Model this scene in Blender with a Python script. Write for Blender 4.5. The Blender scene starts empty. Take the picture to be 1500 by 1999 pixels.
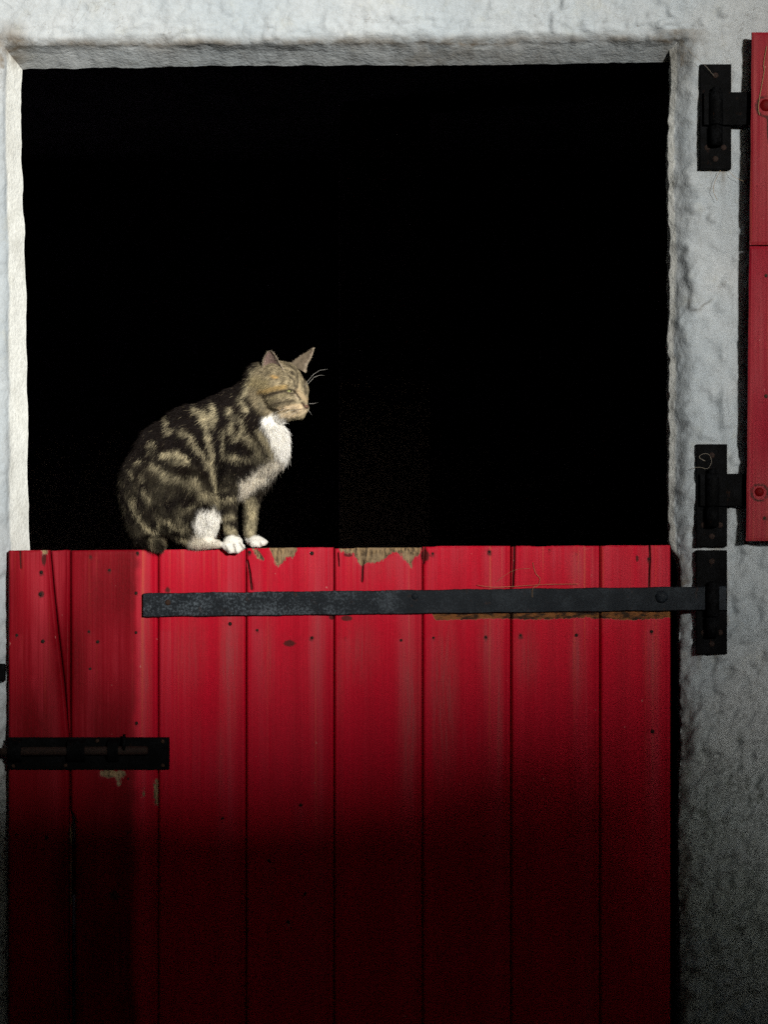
import bpy, bmesh, math
import numpy as np
from mathutils import Matrix, Vector

# ------------------------------------------------------------------ camera, sky, sun, exposure
scene = bpy.context.scene
COL = scene.collection
R = math.radians

CAM_X, CAM_Z, CAM_D = 0.05, 1.24, 6.0
cam_data = bpy.data.cameras.new('camera')
cam = bpy.data.objects.new('camera', cam_data)
COL.objects.link(cam)
cam.location = (CAM_X, -CAM_D, CAM_Z)
cam.rotation_euler = (R(90), 0, 0)
cam_data.sensor_width = 36
cam_data.sensor_fit = 'AUTO'
cam_data.lens = 36 * CAM_D / 1.999
cam_data.shift_x = -0.050 / 1.999
cam_data.shift_y = 0.0605 / 1.999
cam_data.clip_start = 0.1
cam_data.clip_end = 2000
scene.camera = cam

SUN_AZ, SUN_EL = R(20), R(11)           # azimuth to the right of the view's back direction
TO_SUN = Vector((math.sin(SUN_AZ) * math.cos(SUN_EL), -math.cos(SUN_AZ) * math.cos(SUN_EL), math.sin(SUN_EL)))
world = bpy.data.worlds.new('World')
scene.world = world
world.use_nodes = True
wn = world.node_tree
wn.nodes.clear()
w_out = wn.nodes.new('ShaderNodeOutputWorld')
w_bg = wn.nodes.new('ShaderNodeBackground')
w_sky = wn.nodes.new('ShaderNodeTexSky')
w_sky.sky_type = 'NISHITA'
w_sky.sun_disc = False
w_sky.sun_elevation = SUN_EL
w_sky.sun_rotation = math.atan2(TO_SUN.x, TO_SUN.y)
w_bg.inputs['Strength'].default_value = 0.05
wn.links.new(w_sky.outputs['Color'], w_bg.inputs['Color'])
wn.links.new(w_bg.outputs['Background'], w_out.inputs['Surface'])

sun_data = bpy.data.lights.new('sun', 'SUN')
sun_data.energy = 5.0
sun_data.angle = R(5.0)
sun_data.color = (1.0, 0.955, 0.885)
sun = bpy.data.objects.new('sun', sun_data)
COL.objects.link(sun)
sun.rotation_euler = TO_SUN.to_track_quat('Z', 'Y').to_euler()
sun.location = (10, -14, 8)

scene.view_settings.view_transform = 'Standard'
scene.view_settings.look = 'None'
scene.view_settings.exposure = 0.3
scene.view_settings.gamma = 1.0
scene.render.engine = 'CYCLES'
scene.cycles.use_denoising = False
scene.cycles.max_bounces = 8
scene.cycles.transparent_max_bounces = 12
scene.cycles.sample_clamp_indirect = 1.5
scene.render.film_transparent = False

# ------------------------------------------------------------------ helpers
rng = np.random.default_rng(7)


def P(mx, my, y=0.0):
    """A place measured in millimetres on the door front (right of the reference line, below the lintel datum), at depth y metres."""
    s = (CAM_D + y) / CAM_D
    return np.array((CAM_X + (mx - 800) / 1000 * s, y, CAM_Z + (1060 - my) / 1000 * s))


def X(mx):
    return (mx - 750) / 1000


def Z(my):
    return CAM_Z + (1060 - my) / 1000


def _hash(ix, iy, iz, seed):
    h = (ix * 374761393 + iy * 668265263 + iz * 2147483647 + seed * 1274126177) & 0xFFFFFFFF
    h = ((h ^ (h >> 13)) * 1274126177) & 0xFFFFFFFF
    h = (h ^ (h >> 16)) & 0xFFFFFFFF
    h = (h * 2246822519) & 0xFFFFFFFF
    return ((h ^ (h >> 15)) & 0xFFFFFF) / float(0xFFFFFF)


def vnoise(p, seed=0):
    """value noise in -1..1 for an (n,3) array"""
    p = np.asarray(p, float)
    i = np.floor(p).astype(np.int64)
    f = p - i
    f = f * f * f * (f * (f * 6 - 15) + 10)
    out = np.zeros(len(p))
    for dx in (0, 1):
        for dy in (0, 1):
            for dz in (0, 1):
                w = (f[:, 0] if dx else 1 - f[:, 0]) * (f[:, 1] if dy else 1 - f[:, 1]) * (f[:, 2] if dz else 1 - f[:, 2])
                out += w * _hash(i[:, 0] + dx, i[:, 1] + dy, i[:, 2] + dz, seed)
    return out * 2 - 1


def fbm(p, seed=0, octaves=4, gain=0.5):
    p = np.asarray(p, float)
    a, s, t = 1.0, 0.0, 0.0
    out = np.zeros(len(p))
    for o in range(octaves):
        out += a * vnoise(p * (2.03 ** o) + 17.3 * o, seed + o)
        t += a
        a *= gain
    return out / t


def sstep(a, b, v):
    t = np.clip((np.asarray(v, float) - a) / (b - a), 0, 1)
    return t * t * (3 - 2 * t)


def seg_dist(px, pz, a, b):
    ax, az = a
    bx, bz = b
    dx, dz = bx - ax, bz - az
    L = dx * dx + dz * dz + 1e-9
    t = np.clip(((px - ax) * dx + (pz - az) * dz) / L, 0, 1)
    return np.hypot(px - ax - t * dx, pz - az - t * dz)


def poly_sd(px, pz, poly):
    """signed distance to a polygon, negative inside"""
    d = np.full(len(px), 1e9)
    ins = np.zeros(len(px), bool)
    n = len(poly)
    for k in range(n):
        a, b = poly[k], poly[(k + 1) % n]
        d = np.minimum(d, seg_dist(px, pz, a, b))
        c = (a[1] > pz) != (b[1] > pz)
        xi = (b[0] - a[0]) * (pz - a[1]) / ((b[1] - a[1]) if b[1] != a[1] else 1e-9) + a[0]
        ins ^= c & (px < xi)
    return np.where(ins, -d, d)


def tag(o, label=None, cat=None, group=None, kind=None):
    if label: o['label'] = label
    if cat: o['category'] = cat
    if group: o['group'] = group
    if kind: o['kind'] = kind
    return o


def empty(name, loc=(0, 0, 0)):
    o = bpy.data.objects.new(name, None)
    o.location = loc
    o.empty_display_size = 0.1
    COL.objects.link(o)
    return o


def link(name, mesh, mat=None, parent=None):
    o = bpy.data.objects.new(name, mesh)
    COL.objects.link(o)
    if mat is not None and len(mesh.materials) == 0:
        mesh.materials.append(mat)
    if parent is not None:
        o.parent = parent
        # all parts are modelled in world coordinates: undo the parent's place
        m = Matrix.Translation(parent.location)
        q = parent.parent
        while q is not None:
            q = q.parent
        o.matrix_parent_inverse = world_of(parent).inverted()
    return o


def world_of(o):
    m = Matrix.Translation(o.location)
    if o.parent is not None:
        m = world_of(o.parent) @ o.matrix_parent_inverse @ m
    return m


def mesh_from(name, verts, faces, smooth=False):
    me = bpy.data.meshes.new(name)
    me.from_pydata([tuple(v) for v in verts], [], [tuple(int(i) for i in f) for f in faces])
    me.update()
    if smooth:
        me.polygons.foreach_set('use_smooth', [True] * len(me.polygons))
    return me


def fix_normals(me):
    bm = bmesh.new()
    bm.from_mesh(me)
    bmesh.ops.recalc_face_normals(bm, faces=bm.faces)
    bm.to_mesh(me)
    bm.free()
    return me


def add_attr(me, name, values):
    a = me.attributes.new(name, 'FLOAT', 'POINT')
    a.data.foreach_set('value', np.asarray(values, np.float32))


def box_mesh(name, x0, x1, y0, y1, z0, z1, bevel=0.0, seg=2):
    bm = bmesh.new()
    bmesh.ops.create_cube(bm, size=1.0)
    for v in bm.verts:
        v.co = ((x0 + x1) / 2 + v.co.x * (x1 - x0), (y0 + y1) / 2 + v.co.y * (y1 - y0), (z0 + z1) / 2 + v.co.z * (z1 - z0))
    if bevel > 0:
        bmesh.ops.bevel(bm, geom=list(bm.edges), offset=bevel, segments=seg, affect='EDGES', profile=0.6)
    me = bpy.data.meshes.new(name)
    bm.to_mesh(me)
    bm.free()
    return me


def tube_mesh(name, pts, radii, n=8, cap=True):
    pts = [Vector(p) for p in pts]
    if not hasattr(radii, '__len__'):
        radii = [radii] * len(pts)
    V, F = [], []
    up = None
    for i, p in enumerate(pts):
        d = (pts[min(i + 1, len(pts) - 1)] - pts[max(i - 1, 0)]).normalized()
        if up is None:
            up = d.orthogonal().normalized()
        else:
            up = (up - d * up.dot(d)).normalized()
        side = d.cross(up)
        for k in range(n):
            a = 2 * math.pi * k / n
            V.append(p + (up * math.cos(a) + side * math.sin(a)) * radii[i])
    for i in range(len(pts) - 1):
        for k in range(n):
            F.append((i * n + k, i * n + (k + 1) % n, (i + 1) * n + (k + 1) % n, (i + 1) * n + k))
    if cap:
        F.append(tuple(range(n - 1, -1, -1)))
        F.append(tuple((len(pts) - 1) * n + k for k in range(n)))
    me = mesh_from(name, V, F, True)
    return me


def dome_mesh(name, c, r, h, n=14, rings=4, axis=(0, -1, 0)):
    """a low domed rivet or nail head standing on the surface at c, pointing along axis"""
    ax = Vector(axis).normalized()
    u = ax.orthogonal().normalized()
    w = ax.cross(u)
    V, F = [], []
    for i in range(rings):
        a = (i / rings) * math.pi / 2
        for k in range(n):
            t = 2 * math.pi * k / n
            V.append(Vector(c) + ax * (h * math.sin(a)) + (u * math.cos(t) + w * math.sin(t)) * r * math.cos(a))
    V.append(Vector(c) + ax * h)
    for i in range(rings - 1):
        for k in range(n):
            F.append((i * n + k, i * n + (k + 1) % n, (i + 1) * n + (k + 1) % n, (i + 1) * n + k))
    for k in range(n):
        F.append(((rings - 1) * n + k, (rings - 1) * n + (k + 1) % n, rings * n))
    F.append(tuple(range(n - 1, -1, -1)))
    return mesh_from(name, V, F, True)


# ------------------------------------------------------------------ materials
class Nodes:
    def __init__(self, name):
        self.m = bpy.data.materials.new(name)
        self.m.use_nodes = True
        self.t = self.m.node_tree
        self.bsdf = self.t.nodes['Principled BSDF']
        self.out = self.t.nodes['Material Output']
        self.tc = self.t.nodes.new('ShaderNodeTexCoord')

    def set(self, sock, v):
        if hasattr(v, 'is_output') or isinstance(v, bpy.types.NodeSocket):
            self.t.links.new(v, sock)
        elif isinstance(v, (tuple, list)) and len(v) == 3 and sock.type == 'RGBA':
            sock.default_value = (*v, 1)
        else:
            sock.default_value = v

    def p(self, **kw):
        for k, v in kw.items():
            self.set(self.bsdf.inputs[k.replace('_', ' ')], v)

    def coord(self, scale=(1, 1, 1), rot=(0, 0, 0)):
        n = self.t.nodes.new('ShaderNodeMapping')
        n.inputs['Scale'].default_value = scale
        n.inputs['Rotation'].default_value = rot
        self.t.links.new(self.tc.outputs['Object'], n.inputs['Vector'])
        return n.outputs['Vector']

    def noise(self, scale=(1, 1, 1), detail=4, rough=0.55, dist=0.0, rot=(0, 0, 0)):
        n = self.t.nodes.new('ShaderNodeTexNoise')
        n.inputs['Scale'].default_value = 1.0
        n.inputs['Detail'].default_value = detail
        n.inputs['Roughness'].default_value = rough
        n.inputs['Distortion'].default_value = dist
        self.t.links.new(self.coord(scale, rot), n.inputs['Vector'])
        return n.outputs['Fac']

    def voronoi(self, scale=(1, 1, 1), feature='F1'):
        n = self.t.nodes.new('ShaderNodeTexVoronoi')
        n.feature = feature
        n.inputs['Scale'].default_value = 1.0
        self.t.links.new(self.coord(scale), n.inputs['Vector'])
        return n.outputs['Distance']

    def attr(self, name, out='Fac'):
        n = self.t.nodes.new('ShaderNodeAttribute')
        n.attribute_name = name
        return n.outputs[out]

    def math(self, op, a, b=0.0, c=None, clamp=False):
        n = self.t.nodes.new('ShaderNodeMath')
        n.operation = op
        n.use_clamp = clamp
        self.set(n.inputs[0], a)
        self.set(n.inputs[1], b)
        if c is not None:
            self.set(n.inputs[2], c)
        return n.outputs[0]

    def ramp(self, v, a, b, lo=0.0, hi=1.0):
        n = self.t.nodes.new('ShaderNodeMapRange')
        n.interpolation_type = 'SMOOTHSTEP'
        self.set(n.inputs['Value'], v)
        n.inputs['From Min'].default_value = a
        n.inputs['From Max'].default_value = b
        n.inputs['To Min'].default_value = lo
        n.inputs['To Max'].default_value = hi
        return n.outputs['Result']

    def mix(self, f, a, b, mode='MIX'):
        n = self.t.nodes.new('ShaderNodeMix')
        n.data_type = 'RGBA'
        n.blend_type = mode
        self.set(n.inputs['Factor'], f)
        self.set(n.inputs['A'] if False else n.inputs[6], a)
        self.set(n.inputs[7], b)
        return n.outputs[2]

    def bump(self, h, strength=0.5, dist=0.002, normal=None):
        n = self.t.nodes.new('ShaderNodeBump')
        n.inputs['Strength'].default_value = strength
        n.inputs['Distance'].default_value = dist
        self.set(n.inputs['Height'], h)
        if normal is not None:
            self.set(n.inputs['Normal'], normal)
        return n.outputs['Normal']

    def sep(self):
        n = self.t.nodes.new('ShaderNodeSeparateXYZ')
        self.t.links.new(self.tc.outputs['Object'], n.inputs[0])
        return n.outputs


def mat_whitewash():
    m = Nodes('whitewash')
    big = m.noise((3, 3, 3), 5, 0.6)
    mid = m.noise((22, 22, 22), 5, 0.65)
    fine = m.noise((160, 160, 160), 4, 0.6)
    speck = m.noise((70, 70, 55), 3, 0.7, 1.2)
    c = m.mix(m.ramp(big, 0.35, 0.68), (0.345, 0.395, 0.432), (0.42, 0.452, 0.472))
    c = m.mix(m.ramp(mid, 0.55, 0.78, 0, 0.35), c, (0.40, 0.41, 0.35))
    alg = m.attr('algae')
    algm = m.math('MULTIPLY', alg, m.ramp(m.noise((9, 9, 7), 5, 0.65), 0.28, 0.62, 0.45, 1.0))
    c = m.mix(algm, c, (0.40, 0.46, 0.43))
    c = m.mix(m.attr('lining'), c, m.mix(m.ramp(mid, 0.4, 0.75), (0.70, 0.73, 0.71), (0.60, 0.62, 0.59)))  # smooth pale lining, whitened further to make up for missing light
    dirt = m.math('MULTIPLY', m.attr('dirt'), m.ramp(mid, 0.3, 0.62, 0.15, 1.0))
    c = m.mix(dirt, c, (0.15, 0.12, 0.085))
    hair = m.ramp(m.math('ABSOLUTE', m.math('SUBTRACT', m.noise((7, 7, 5), 6, 0.62, 0.6), 0.5)), 0.0, 0.0045, 0.55, 0)
    c = m.mix(m.math('MULTIPLY', hair, m.ramp(big, 0.4, 0.6)), c, (0.13, 0.115, 0.095))
    c = m.mix(m.ramp(fine, 0.3, 0.75, 0.0, 0.28), c, (0.24, 0.25, 0.24))
    c = m.mix(m.ramp(speck, 0.70, 0.78, 0, 0.75), c, (0.13, 0.115, 0.09))
    pock = m.noise((66, 66, 52), 5, 0.65, 1.0)
    c = m.mix(m.math('MULTIPLY', m.ramp(pock, 0.52, 0.66, 0, 0.6), m.ramp(alg, 0.02, 0.4)), c, (0.075, 0.095, 0.07))
    h = m.math('ADD', m.math('MULTIPLY', mid, 0.9), m.math('MULTIPLY', fine, 0.35))
    m.p(Base_Color=c, Roughness=0.92, Specular_IOR_Level=0.15, Normal=m.bump(h, 0.75, 0.0055))
    return m.m


def mat_red(name='red_paint', base=(0.54, 0.003, 0.022), fadec=(0.44, 0.032, 0.052), fade_amt=0.5):
    m = Nodes(name)
    streak = m.noise((150, 150, 2.2), 4, 0.6)
    streak2 = m.noise((38, 38, 0.8), 3, 0.5)
    patch = m.noise((14, 14, 6), 5, 0.6)
    grain = m.noise((420, 420, 14), 3, 0.6)
    fine = m.noise((260, 260, 200), 3, 0.6)
    c = m.mix(m.ramp(streak2, 0.3, 0.7), tuple(v * 0.84 for v in base), base)
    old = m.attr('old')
    c = m.mix(old, c, (0.072, 0.0006, 0.0014))  # dark tone laid over the left boards in place of shade
    c = m.mix(m.ramp(m.noise((300, 300, 130), 4, 0.7), 0.25, 0.75, 0.38, 0.0), c, tuple(v * 0.45 for v in base))
    fade = m.attr('fade')
    f = m.math('MULTIPLY', fade, m.ramp(streak, 0.25, 0.72, 0.1, 1.0), clamp=True)
    c = m.mix(m.math('MULTIPLY', f, fade_amt * 1.7, clamp=True), c, fadec)
    f2 = m.math('MULTIPLY', m.ramp(patch, 0.45, 0.75), m.ramp(streak, 0.42, 0.62), clamp=True)
    c = m.mix(m.math('MULTIPLY', f2, fade_amt * 0.6), c, fadec)
    # orange worn lines
    c = m.mix(m.math('MULTIPLY', fade, m.ramp(m.noise((230, 230, 1.2), 2, 0.5), 0.60, 0.72, 0, fade_amt * 0.7), clamp=True), c, (0.50, 0.12, 0.055))
    # stains round nails and knots
    st = m.attr('stain')
    stm = m.ramp(m.math('ADD', st, m.math('MULTIPLY', m.math('SUBTRACT', fine, 0.5), 0.5)), 0.35, 0.75, 0, 0.85)
    c = m.mix(stm, c, (0.028, 0.014, 0.011))
    # scuffs and specks
    sp = m.noise((110, 110, 80), 2, 0.5)
    c = m.mix(m.ramp(sp, 0.75, 0.78, 0, 0.5), c, (0.50, 0.24, 0.21))
    wear = m.math('MULTIPLY', m.attr('worn'), m.ramp(m.noise((240, 240, 10), 5, 0.7), 0.35, 0.62, 0.15, 1.0), clamp=True)
    c = m.mix(m.math('MULTIPLY', wear, 0.75), c, (0.27, 0.060, 0.062))
    # bare wood
    chip = m.attr('chip')
    rag = m.math('ADD', m.math('MULTIPLY', m.math('SUBTRACT', m.noise((60, 60, 34), 4, 0.6), 0.5), 1.1), m.math('MULTIPLY', m.math('SUBTRACT', m.noise((260, 260, 110), 4, 0.7), 0.5), 1.0))
    raw = m.math('ADD', chip, rag)
    cm = m.ramp(raw, 0.50, 0.53)
    # flaked edge: pale primer, then a dirty line
    c = m.mix(m.math('MULTIPLY', m.ramp(raw, 0.40, 0.49, 0, 0.55), m.ramp(chip, 0.02, 0.15)), c, (0.42, 0.17, 0.14))
    grainw = m.noise((190, 190, 26), 5, 0.7)
    wood = m.mix(m.ramp(grainw, 0.36, 0.62), (0.05, 0.036, 0.024), (0.34, 0.235, 0.125))
    wood = m.mix(m.ramp(m.noise((30, 30, 60), 3, 0.6), 0.45, 0.65, 0, 0.75), wood, (0.27, 0.20, 0.12))
    wood = m.mix(m.ramp(raw, 0.50, 0.62, 0.7, 0.0), wood, (0.045, 0.03, 0.02))
    wood = m.mix(m.attr('rust'), wood, m.mix(m.ramp(m.noise((35, 35, 90), 5, 0.7), 0.4, 0.6), (0.03, 0.018, 0.012), (0.19, 0.075, 0.025)))
    c = m.mix(cm, c, wood)
    # paint film edge
    h = m.math('ADD', m.math('MULTIPLY', streak, 0.5), m.math('MULTIPLY', grain, 0.35))
    h = m.math('ADD', h, m.math('MULTIPLY', fine, 0.2))
    h = m.math('SUBTRACT', h, m.math('MULTIPLY', cm, 1.2))
    r = m.math('ADD', m.ramp(patch, 0.3, 0.7, 0.42, 0.62), m.math('MULTIPLY', cm, 0.3), clamp=True)
    m.p(Base_Color=c, Roughness=r, Specular_IOR_Level=0.06, Normal=m.bump(h, 0.5, 0.0016))
    return m.m


def mat_iron(name='iron', light=(0.075, 0.09, 0.105), dark=(0.010, 0.012, 0.015), bias=0.0, rust=0.35, spec=0.35, worn_left=False):
    m = Nodes(name)
    a = m.noise((26, 26, 26), 5, 0.65)
    b = m.noise((210, 210, 210), 4, 0.7)
    lf = m.ramp(m.math('ADD', a, m.math('MULTIPLY', m.math('SUBTRACT', b, 0.5), 1.3)), 0.40 - bias, 0.80 - bias)
    if worn_left:
        xr = m.math('ADD', m.sep()[0], m.math('MULTIPLY', m.math('SUBTRACT', m.noise((5, 5, 5), 3, 0.6), 0.5), 0.5))
        lf = m.math('MULTIPLY', lf, m.ramp(xr, -0.15, 0.12, 1.0, 0.22))
    c = m.mix(lf, dark, light)
    c = m.mix(m.ramp(m.noise((48, 48, 30), 4, 0.7), 0.62, 0.74, 0, rust), c, (0.115, 0.042, 0.014))
    m.p(Base_Color=c, Roughness=m.ramp(b, 0.3, 0.7, 0.55, 0.8), Metallic=0.0, Specular_IOR_Level=spec,
        Normal=m.bump(m.math('ADD', b, a), 0.5, 0.0014))
    return m.m


def mat_plain(name, c0, c1, scale=(6, 6, 6), rough=0.85, bump=0.3, spec=0.2, bd=0.01):
    m = Nodes(name)
    a = m.noise(scale, 5, 0.65)
    m.p(Base_Color=m.mix(m.ramp(a, 0.3, 0.7), c0, c1), Roughness=rough, Specular_IOR_Level=spec, Normal=m.bump(a, bump, bd))
    return m.m


M_WALL = mat_whitewash()
M_RED = mat_red()
M_RED_OLD = mat_red('old_dark_red_paint', (0.120, 0.0010, 0.002), (0.20, 0.010, 0.014), 0.22)
M_RED_UP = mat_red('upper_door_paint', (0.25, 0.004, 0.018), (0.30, 0.06, 0.06), 0.55)
M_IRON = mat_iron('iron_strap', (0.085, 0.105, 0.125), (0.006, 0.009, 0.013), bias=0.0, rust=0.2, spec=0.15, worn_left=True)
M_IRON_BLACK = mat_iron('black_iron', (0.0055, 0.006, 0.007), (0.0015, 0.0016, 0.0018), 0.0, 0.12, 0.03)
M_RUST = mat_plain('rusty_bolt', (0.02, 0.012, 0.009), (0.05, 0.022, 0.011), (300, 300, 300), 0.7)
M_NAIL = mat_plain('dark_nail', (0.008, 0.006, 0.005), (0.03, 0.016, 0.012), (400, 400, 400), 0.8)
M_INNER = mat_plain('sooty_stone', (0.10, 0.088, 0.118), (0.18, 0.16, 0.20), (4, 4, 4), 0.95, 0.6, 0.1, 0.03)
M_POST = mat_plain('dark_oak', (0.26, 0.21, 0.22), (0.36, 0.29, 0.30), (40, 40, 3), 0.85, 0.4, 0.2, 0.003)
M_SLATE = mat_plain('slate', (0.05, 0.052, 0.06), (0.10, 0.10, 0.11), (9, 9, 9), 0.7)
M_STONE = mat_plain('dark_stone', (0.06, 0.055, 0.05), (0.13, 0.12, 0.105), (5, 5, 5), 0.9)
M_GROUND = mat_plain('yard_earth', (0.035, 0.030, 0.024), (0.07, 0.06, 0.047), (3, 3, 3), 0.95, 0.5, 0.1, 0.03)
M_BARK = mat_plain('bark', (0.05, 0.038, 0.028), (0.11, 0.085, 0.06), (20, 20, 4), 0.95)
M_LEAF = mat_plain('leaf', (0.035, 0.06, 0.015), (0.075, 0.11, 0.03), (2, 2, 2), 0.7, 0.0)
M_TAR = mat_plain('tarred_boards', (0.016, 0.015, 0.014), (0.032, 0.029, 0.026), (12, 12, 2), 0.85, 0.4, 0.2)
M_STRAW = mat_plain('straw', (0.26, 0.16, 0.075), (0.38, 0.26, 0.13), (60, 60, 60), 0.8)
M_WEB = mat_plain('old_cobweb', (0.20, 0.18, 0.15), (0.30, 0.27, 0.22), (60, 60, 60), 0.9)

# ------------------------------------------------------------------ ground
g = mesh_from('ground', [(-400, -400, 0), (400, -400, 0), (400, 400, 0), (-400, 400, 0)], [(0, 1, 2, 3)])
tag(link('ground', g, M_GROUND), kind='structure')

# ------------------------------------------------------------------ stable building
WY = 0.014           # wall face, just behind the door front
XL, XR, ZT = X(8), X(1333), Z(80)
REV = 0.078          # depth of the splayed plaster lining

stable = empty('stable', (0, WY, 0))
tag(stable, 'old whitewashed stable with rough rendered wall round a dark open doorway', 'stable')


def lines(bps):
    out = []
    for (a, b, step) in bps:
        n = max(1, int(round((b - a) / step)))
        out += list(np.linspace(a, b, n, endpoint=False))
    out.append(bps[-1][1])
    return np.array(out)


def build_front_wall():
    fine = 0.0042
    xs = lines([(-4.2, -1.2, 0.10), (-1.2, XL - 0.10, 0.02), (XL - 0.10, XL, fine), (XL, XR, fine), (XR, XR + 0.26, fine), (XR + 0.26, 1.3, 0.02), (1.3, 4.2, 0.10)])
    zs = lines([(-0.02, 0.15, 0.02), (0.15, ZT, fine), (ZT, ZT + 0.17, fine), (ZT + 0.17, 2.75, 0.03)])
    nx, nz = len(xs), len(zs)
    GX, GZ = np.meshgrid(xs, zs)
    idx = np.arange(nx * nz).reshape(nz, nx)
    eps = 1e-6
    cx = (xs[:-1] + xs[1:]) / 2
    cz = (zs[:-1] + zs[1:]) / 2
    CX, CZ = np.meshgrid(cx, cz)
    keep = ~((CX > XL) & (CX < XR) & (CZ < ZT))
    q = np.stack([idx[:-1, :-1], idx[:-1, 1:], idx[1:, 1:], idx[1:, :-1]], -1)[keep]
    V = np.stack([GX.ravel(), np.full(nx * nz, WY), GZ.ravel()], 1)
    F = [q]
    # reveals: rows going inwards from the rim of the opening
    ys = np.linspace(WY, WY + REV, 30)[1:]
    rim = []
    iz_top = int(np.argmin(abs(zs - ZT)))
    ix_l = int(np.argmin(abs(xs - XL)))
    ix_r = int(np.argmin(abs(xs - XR)))
    for k in range(0, iz_top + 1): rim.append(idx[k, ix_l])
    for k in range(ix_l + 1, ix_r + 1): rim.append(idx[iz_top, k])
    for k in range(iz_top - 1, -1, -1): rim.append(idx[k, ix_r])
    rim = np.array(rim)
    base = len(V)
    rows = [rim]
    for j, y in enumerate(ys):
        r = V[rim].copy()
        r[:, 1] = y
        V = np.concatenate([V, r])
        rows.append(np.arange(base + j * len(rim), base + (j + 1) * len(rim)))
    for a, b in zip(rows[:-1], rows[1:]):
        F.append(np.stack([a[:-1], a[1:], b[1:], b[:-1]], -1))
    F = np.concatenate(F)
    used = np.zeros(len(V), bool)
    used[F.ravel()] = True
    remap = np.cumsum(used) - 1
    V = V[used]
    F = remap[F]
    # distance outside the opening rim (on the face) and depth (in the reveal)
    x, y, z = V.T.copy()
    dx = np.maximum(np.maximum(XL - x, x - XR), 0)
    dz = np.maximum(z - ZT, 0)
    d_face = np.where((x > XL) & (x < XR), dz, np.where(z < ZT, dx, np.hypot(dx, dz)))
    depth = y - WY
    on_face = depth < 1e-6
    p1 = np.stack([x, y, z], 1)
    p0 = np.stack([x, np.full(len(x), WY), z], 1)
    # outline wobble (moves face and reveal together)
    near = np.exp(-(d_face / 0.05) ** 2)
    nl = np.exp(-((x - XL) / 0.06) ** 2) * (z < ZT + 0.06)
    nr = np.exp(-((x - XR) / 0.06) ** 2) * (z < ZT + 0.06)
    nt = np.exp(-((z - ZT) / 0.05) ** 2) * (x > XL - 0.05) * (x < XR + 0.05)
    wz = np.stack([z * 0 + 3.1, y * 0.35, z], 1)
    wob_l = 0.0045 * vnoise(wz * 5, 3) + 0.0018 * vnoise(wz * 22, 4)
    wob_r = 0.0050 * vnoise(wz * 6 + 9, 5) + 0.0028 * vnoise(wz * 24 + 5, 6) + 0.0015 * vnoise(wz * 70, 8)
    wx = np.stack([x, y * 0.35, z * 0 + 1.7], 1)
    wob_t = 0.0030 * vnoise(wx * 4, 7) + 0.0022 * vnoise(wx * 26, 9) + 0.0012 * vnoise(wx * 80, 10)
    rough_edge = np.exp(-(depth / 0.02) ** 2)
    x2 = x + nl * (wob_l + 0.010 * np.clip((ZT - z) / 1.0, 0, 1) * np.clip(depth / REV, 0, 1)
                   - 0.006 * np.exp(-((z - ZT) / 0.25) ** 2))
    x2 = x2 + nr * (wob_r - 0.004 * np.clip((ZT - z) / 1.0, 0, 1))
    z2 = z + nt * (wob_t * (0.35 + 0.65 * rough_edge) - 0.009 * np.clip((XL + 0.45 - x) / 0.45, 0, 1) + 0.008 * np.clip((x - 0.2) / 0.4, 0, 1))
    # rounded arris: the face rolls back towards the opening
    rl = 0.010 + 0.010 * (x > 0) * (z < ZT) + 0.006 * (0.5 + 0.5 * vnoise(p0 * 9, 21))
    roll = np.where(on_face, np.clip(1 - d_face / (rl * 1.6), 0, 1) ** 2 * rl, rl * (1 - depth / REV))
    # normal relief
    lower = sstep(1.55, 0.75, z)
    right = (x > 0.3) * 1.0
    roll_big = 0.0080 * fbm(p0 * np.array((6, 6, 5)), 30, 3)
    c, s = math.cos(0.6), math.sin(0.6)
    pr = np.stack([x * c - z * s, y, x * s + z * c], 1)
    knob = fbm(pr * np.array((62, 62, 36)), 40, 3, 0.55)
    knob2 = fbm(p0 * np.array((36, 36, 44)), 45, 3, 0.5)
    cast = 0.0120 * np.clip(knob, -0.45, 0.5) * (0.36 + 1.0 * lower) + 0.0045 * np.clip(knob2 - 0.08, 0, 1) * 2.0
    cast = cast - 0.012 * np.clip(vnoise(pr * np.array((95, 95, 60)), 48) - 0.35, 0, 1) * (0.15 + lower)
    # separate little lumps on the smoother upper right strip
    lump = np.clip(vnoise(p0 * np.array((48, 48, 40)), 52) - 0.42, 0, 1) * 0.020 * right * sstep(1.1, 1.3, z)
    # drips and layered coats above the lintel edge
    band = np.exp(-((z - ZT - 0.028) / 0.022) ** 2) * (x < 0.62)
    layer = band * 0.0060 * fbm(p0 * np.array((30, 30, 130)), 60, 3)
    # a thick scar of old render on the right jamb
    sx, sz = (x - X(1368)) * 1000, (z - Z(590)) * 1000
    patch = -poly_sd(x * 1000, z * 1000, [(X(a) * 1000, Z(b) * 1000) for a, b in [(1340, 470), (1395, 500), (1402, 545), (1392, 580), (1368, 612), (1352, 600), (1345, 560), (1338, 520)]])
    patch = patch + 6 * vnoise(p0 * 60, 66)
    scar = 0.0085 * sstep(-3, 4, patch)
    patch2 = -poly_sd(x * 1000, z * 1000, [(X(a) * 1000, Z(b) * 1000) for a, b in [(1338, 625), (1385, 618), (1420, 650), (1440, 900), (1400, 1000), (1338, 1040)]])
    scar2 = 0.0035 * sstep(-6, 8, patch2 + 9 * vnoise(p0 * 40, 67))
    rel = roll_big + cast + lump + layer + scar + scar2
    fade_edge = np.where(on_face, 1, np.clip(1 - depth / 0.025, 0, 1))
    y2 = y + roll - rel * fade_edge
    # reveal relief: push along the reveal normal
    inn = np.clip(depth / 0.02, 0, 1)
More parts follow.
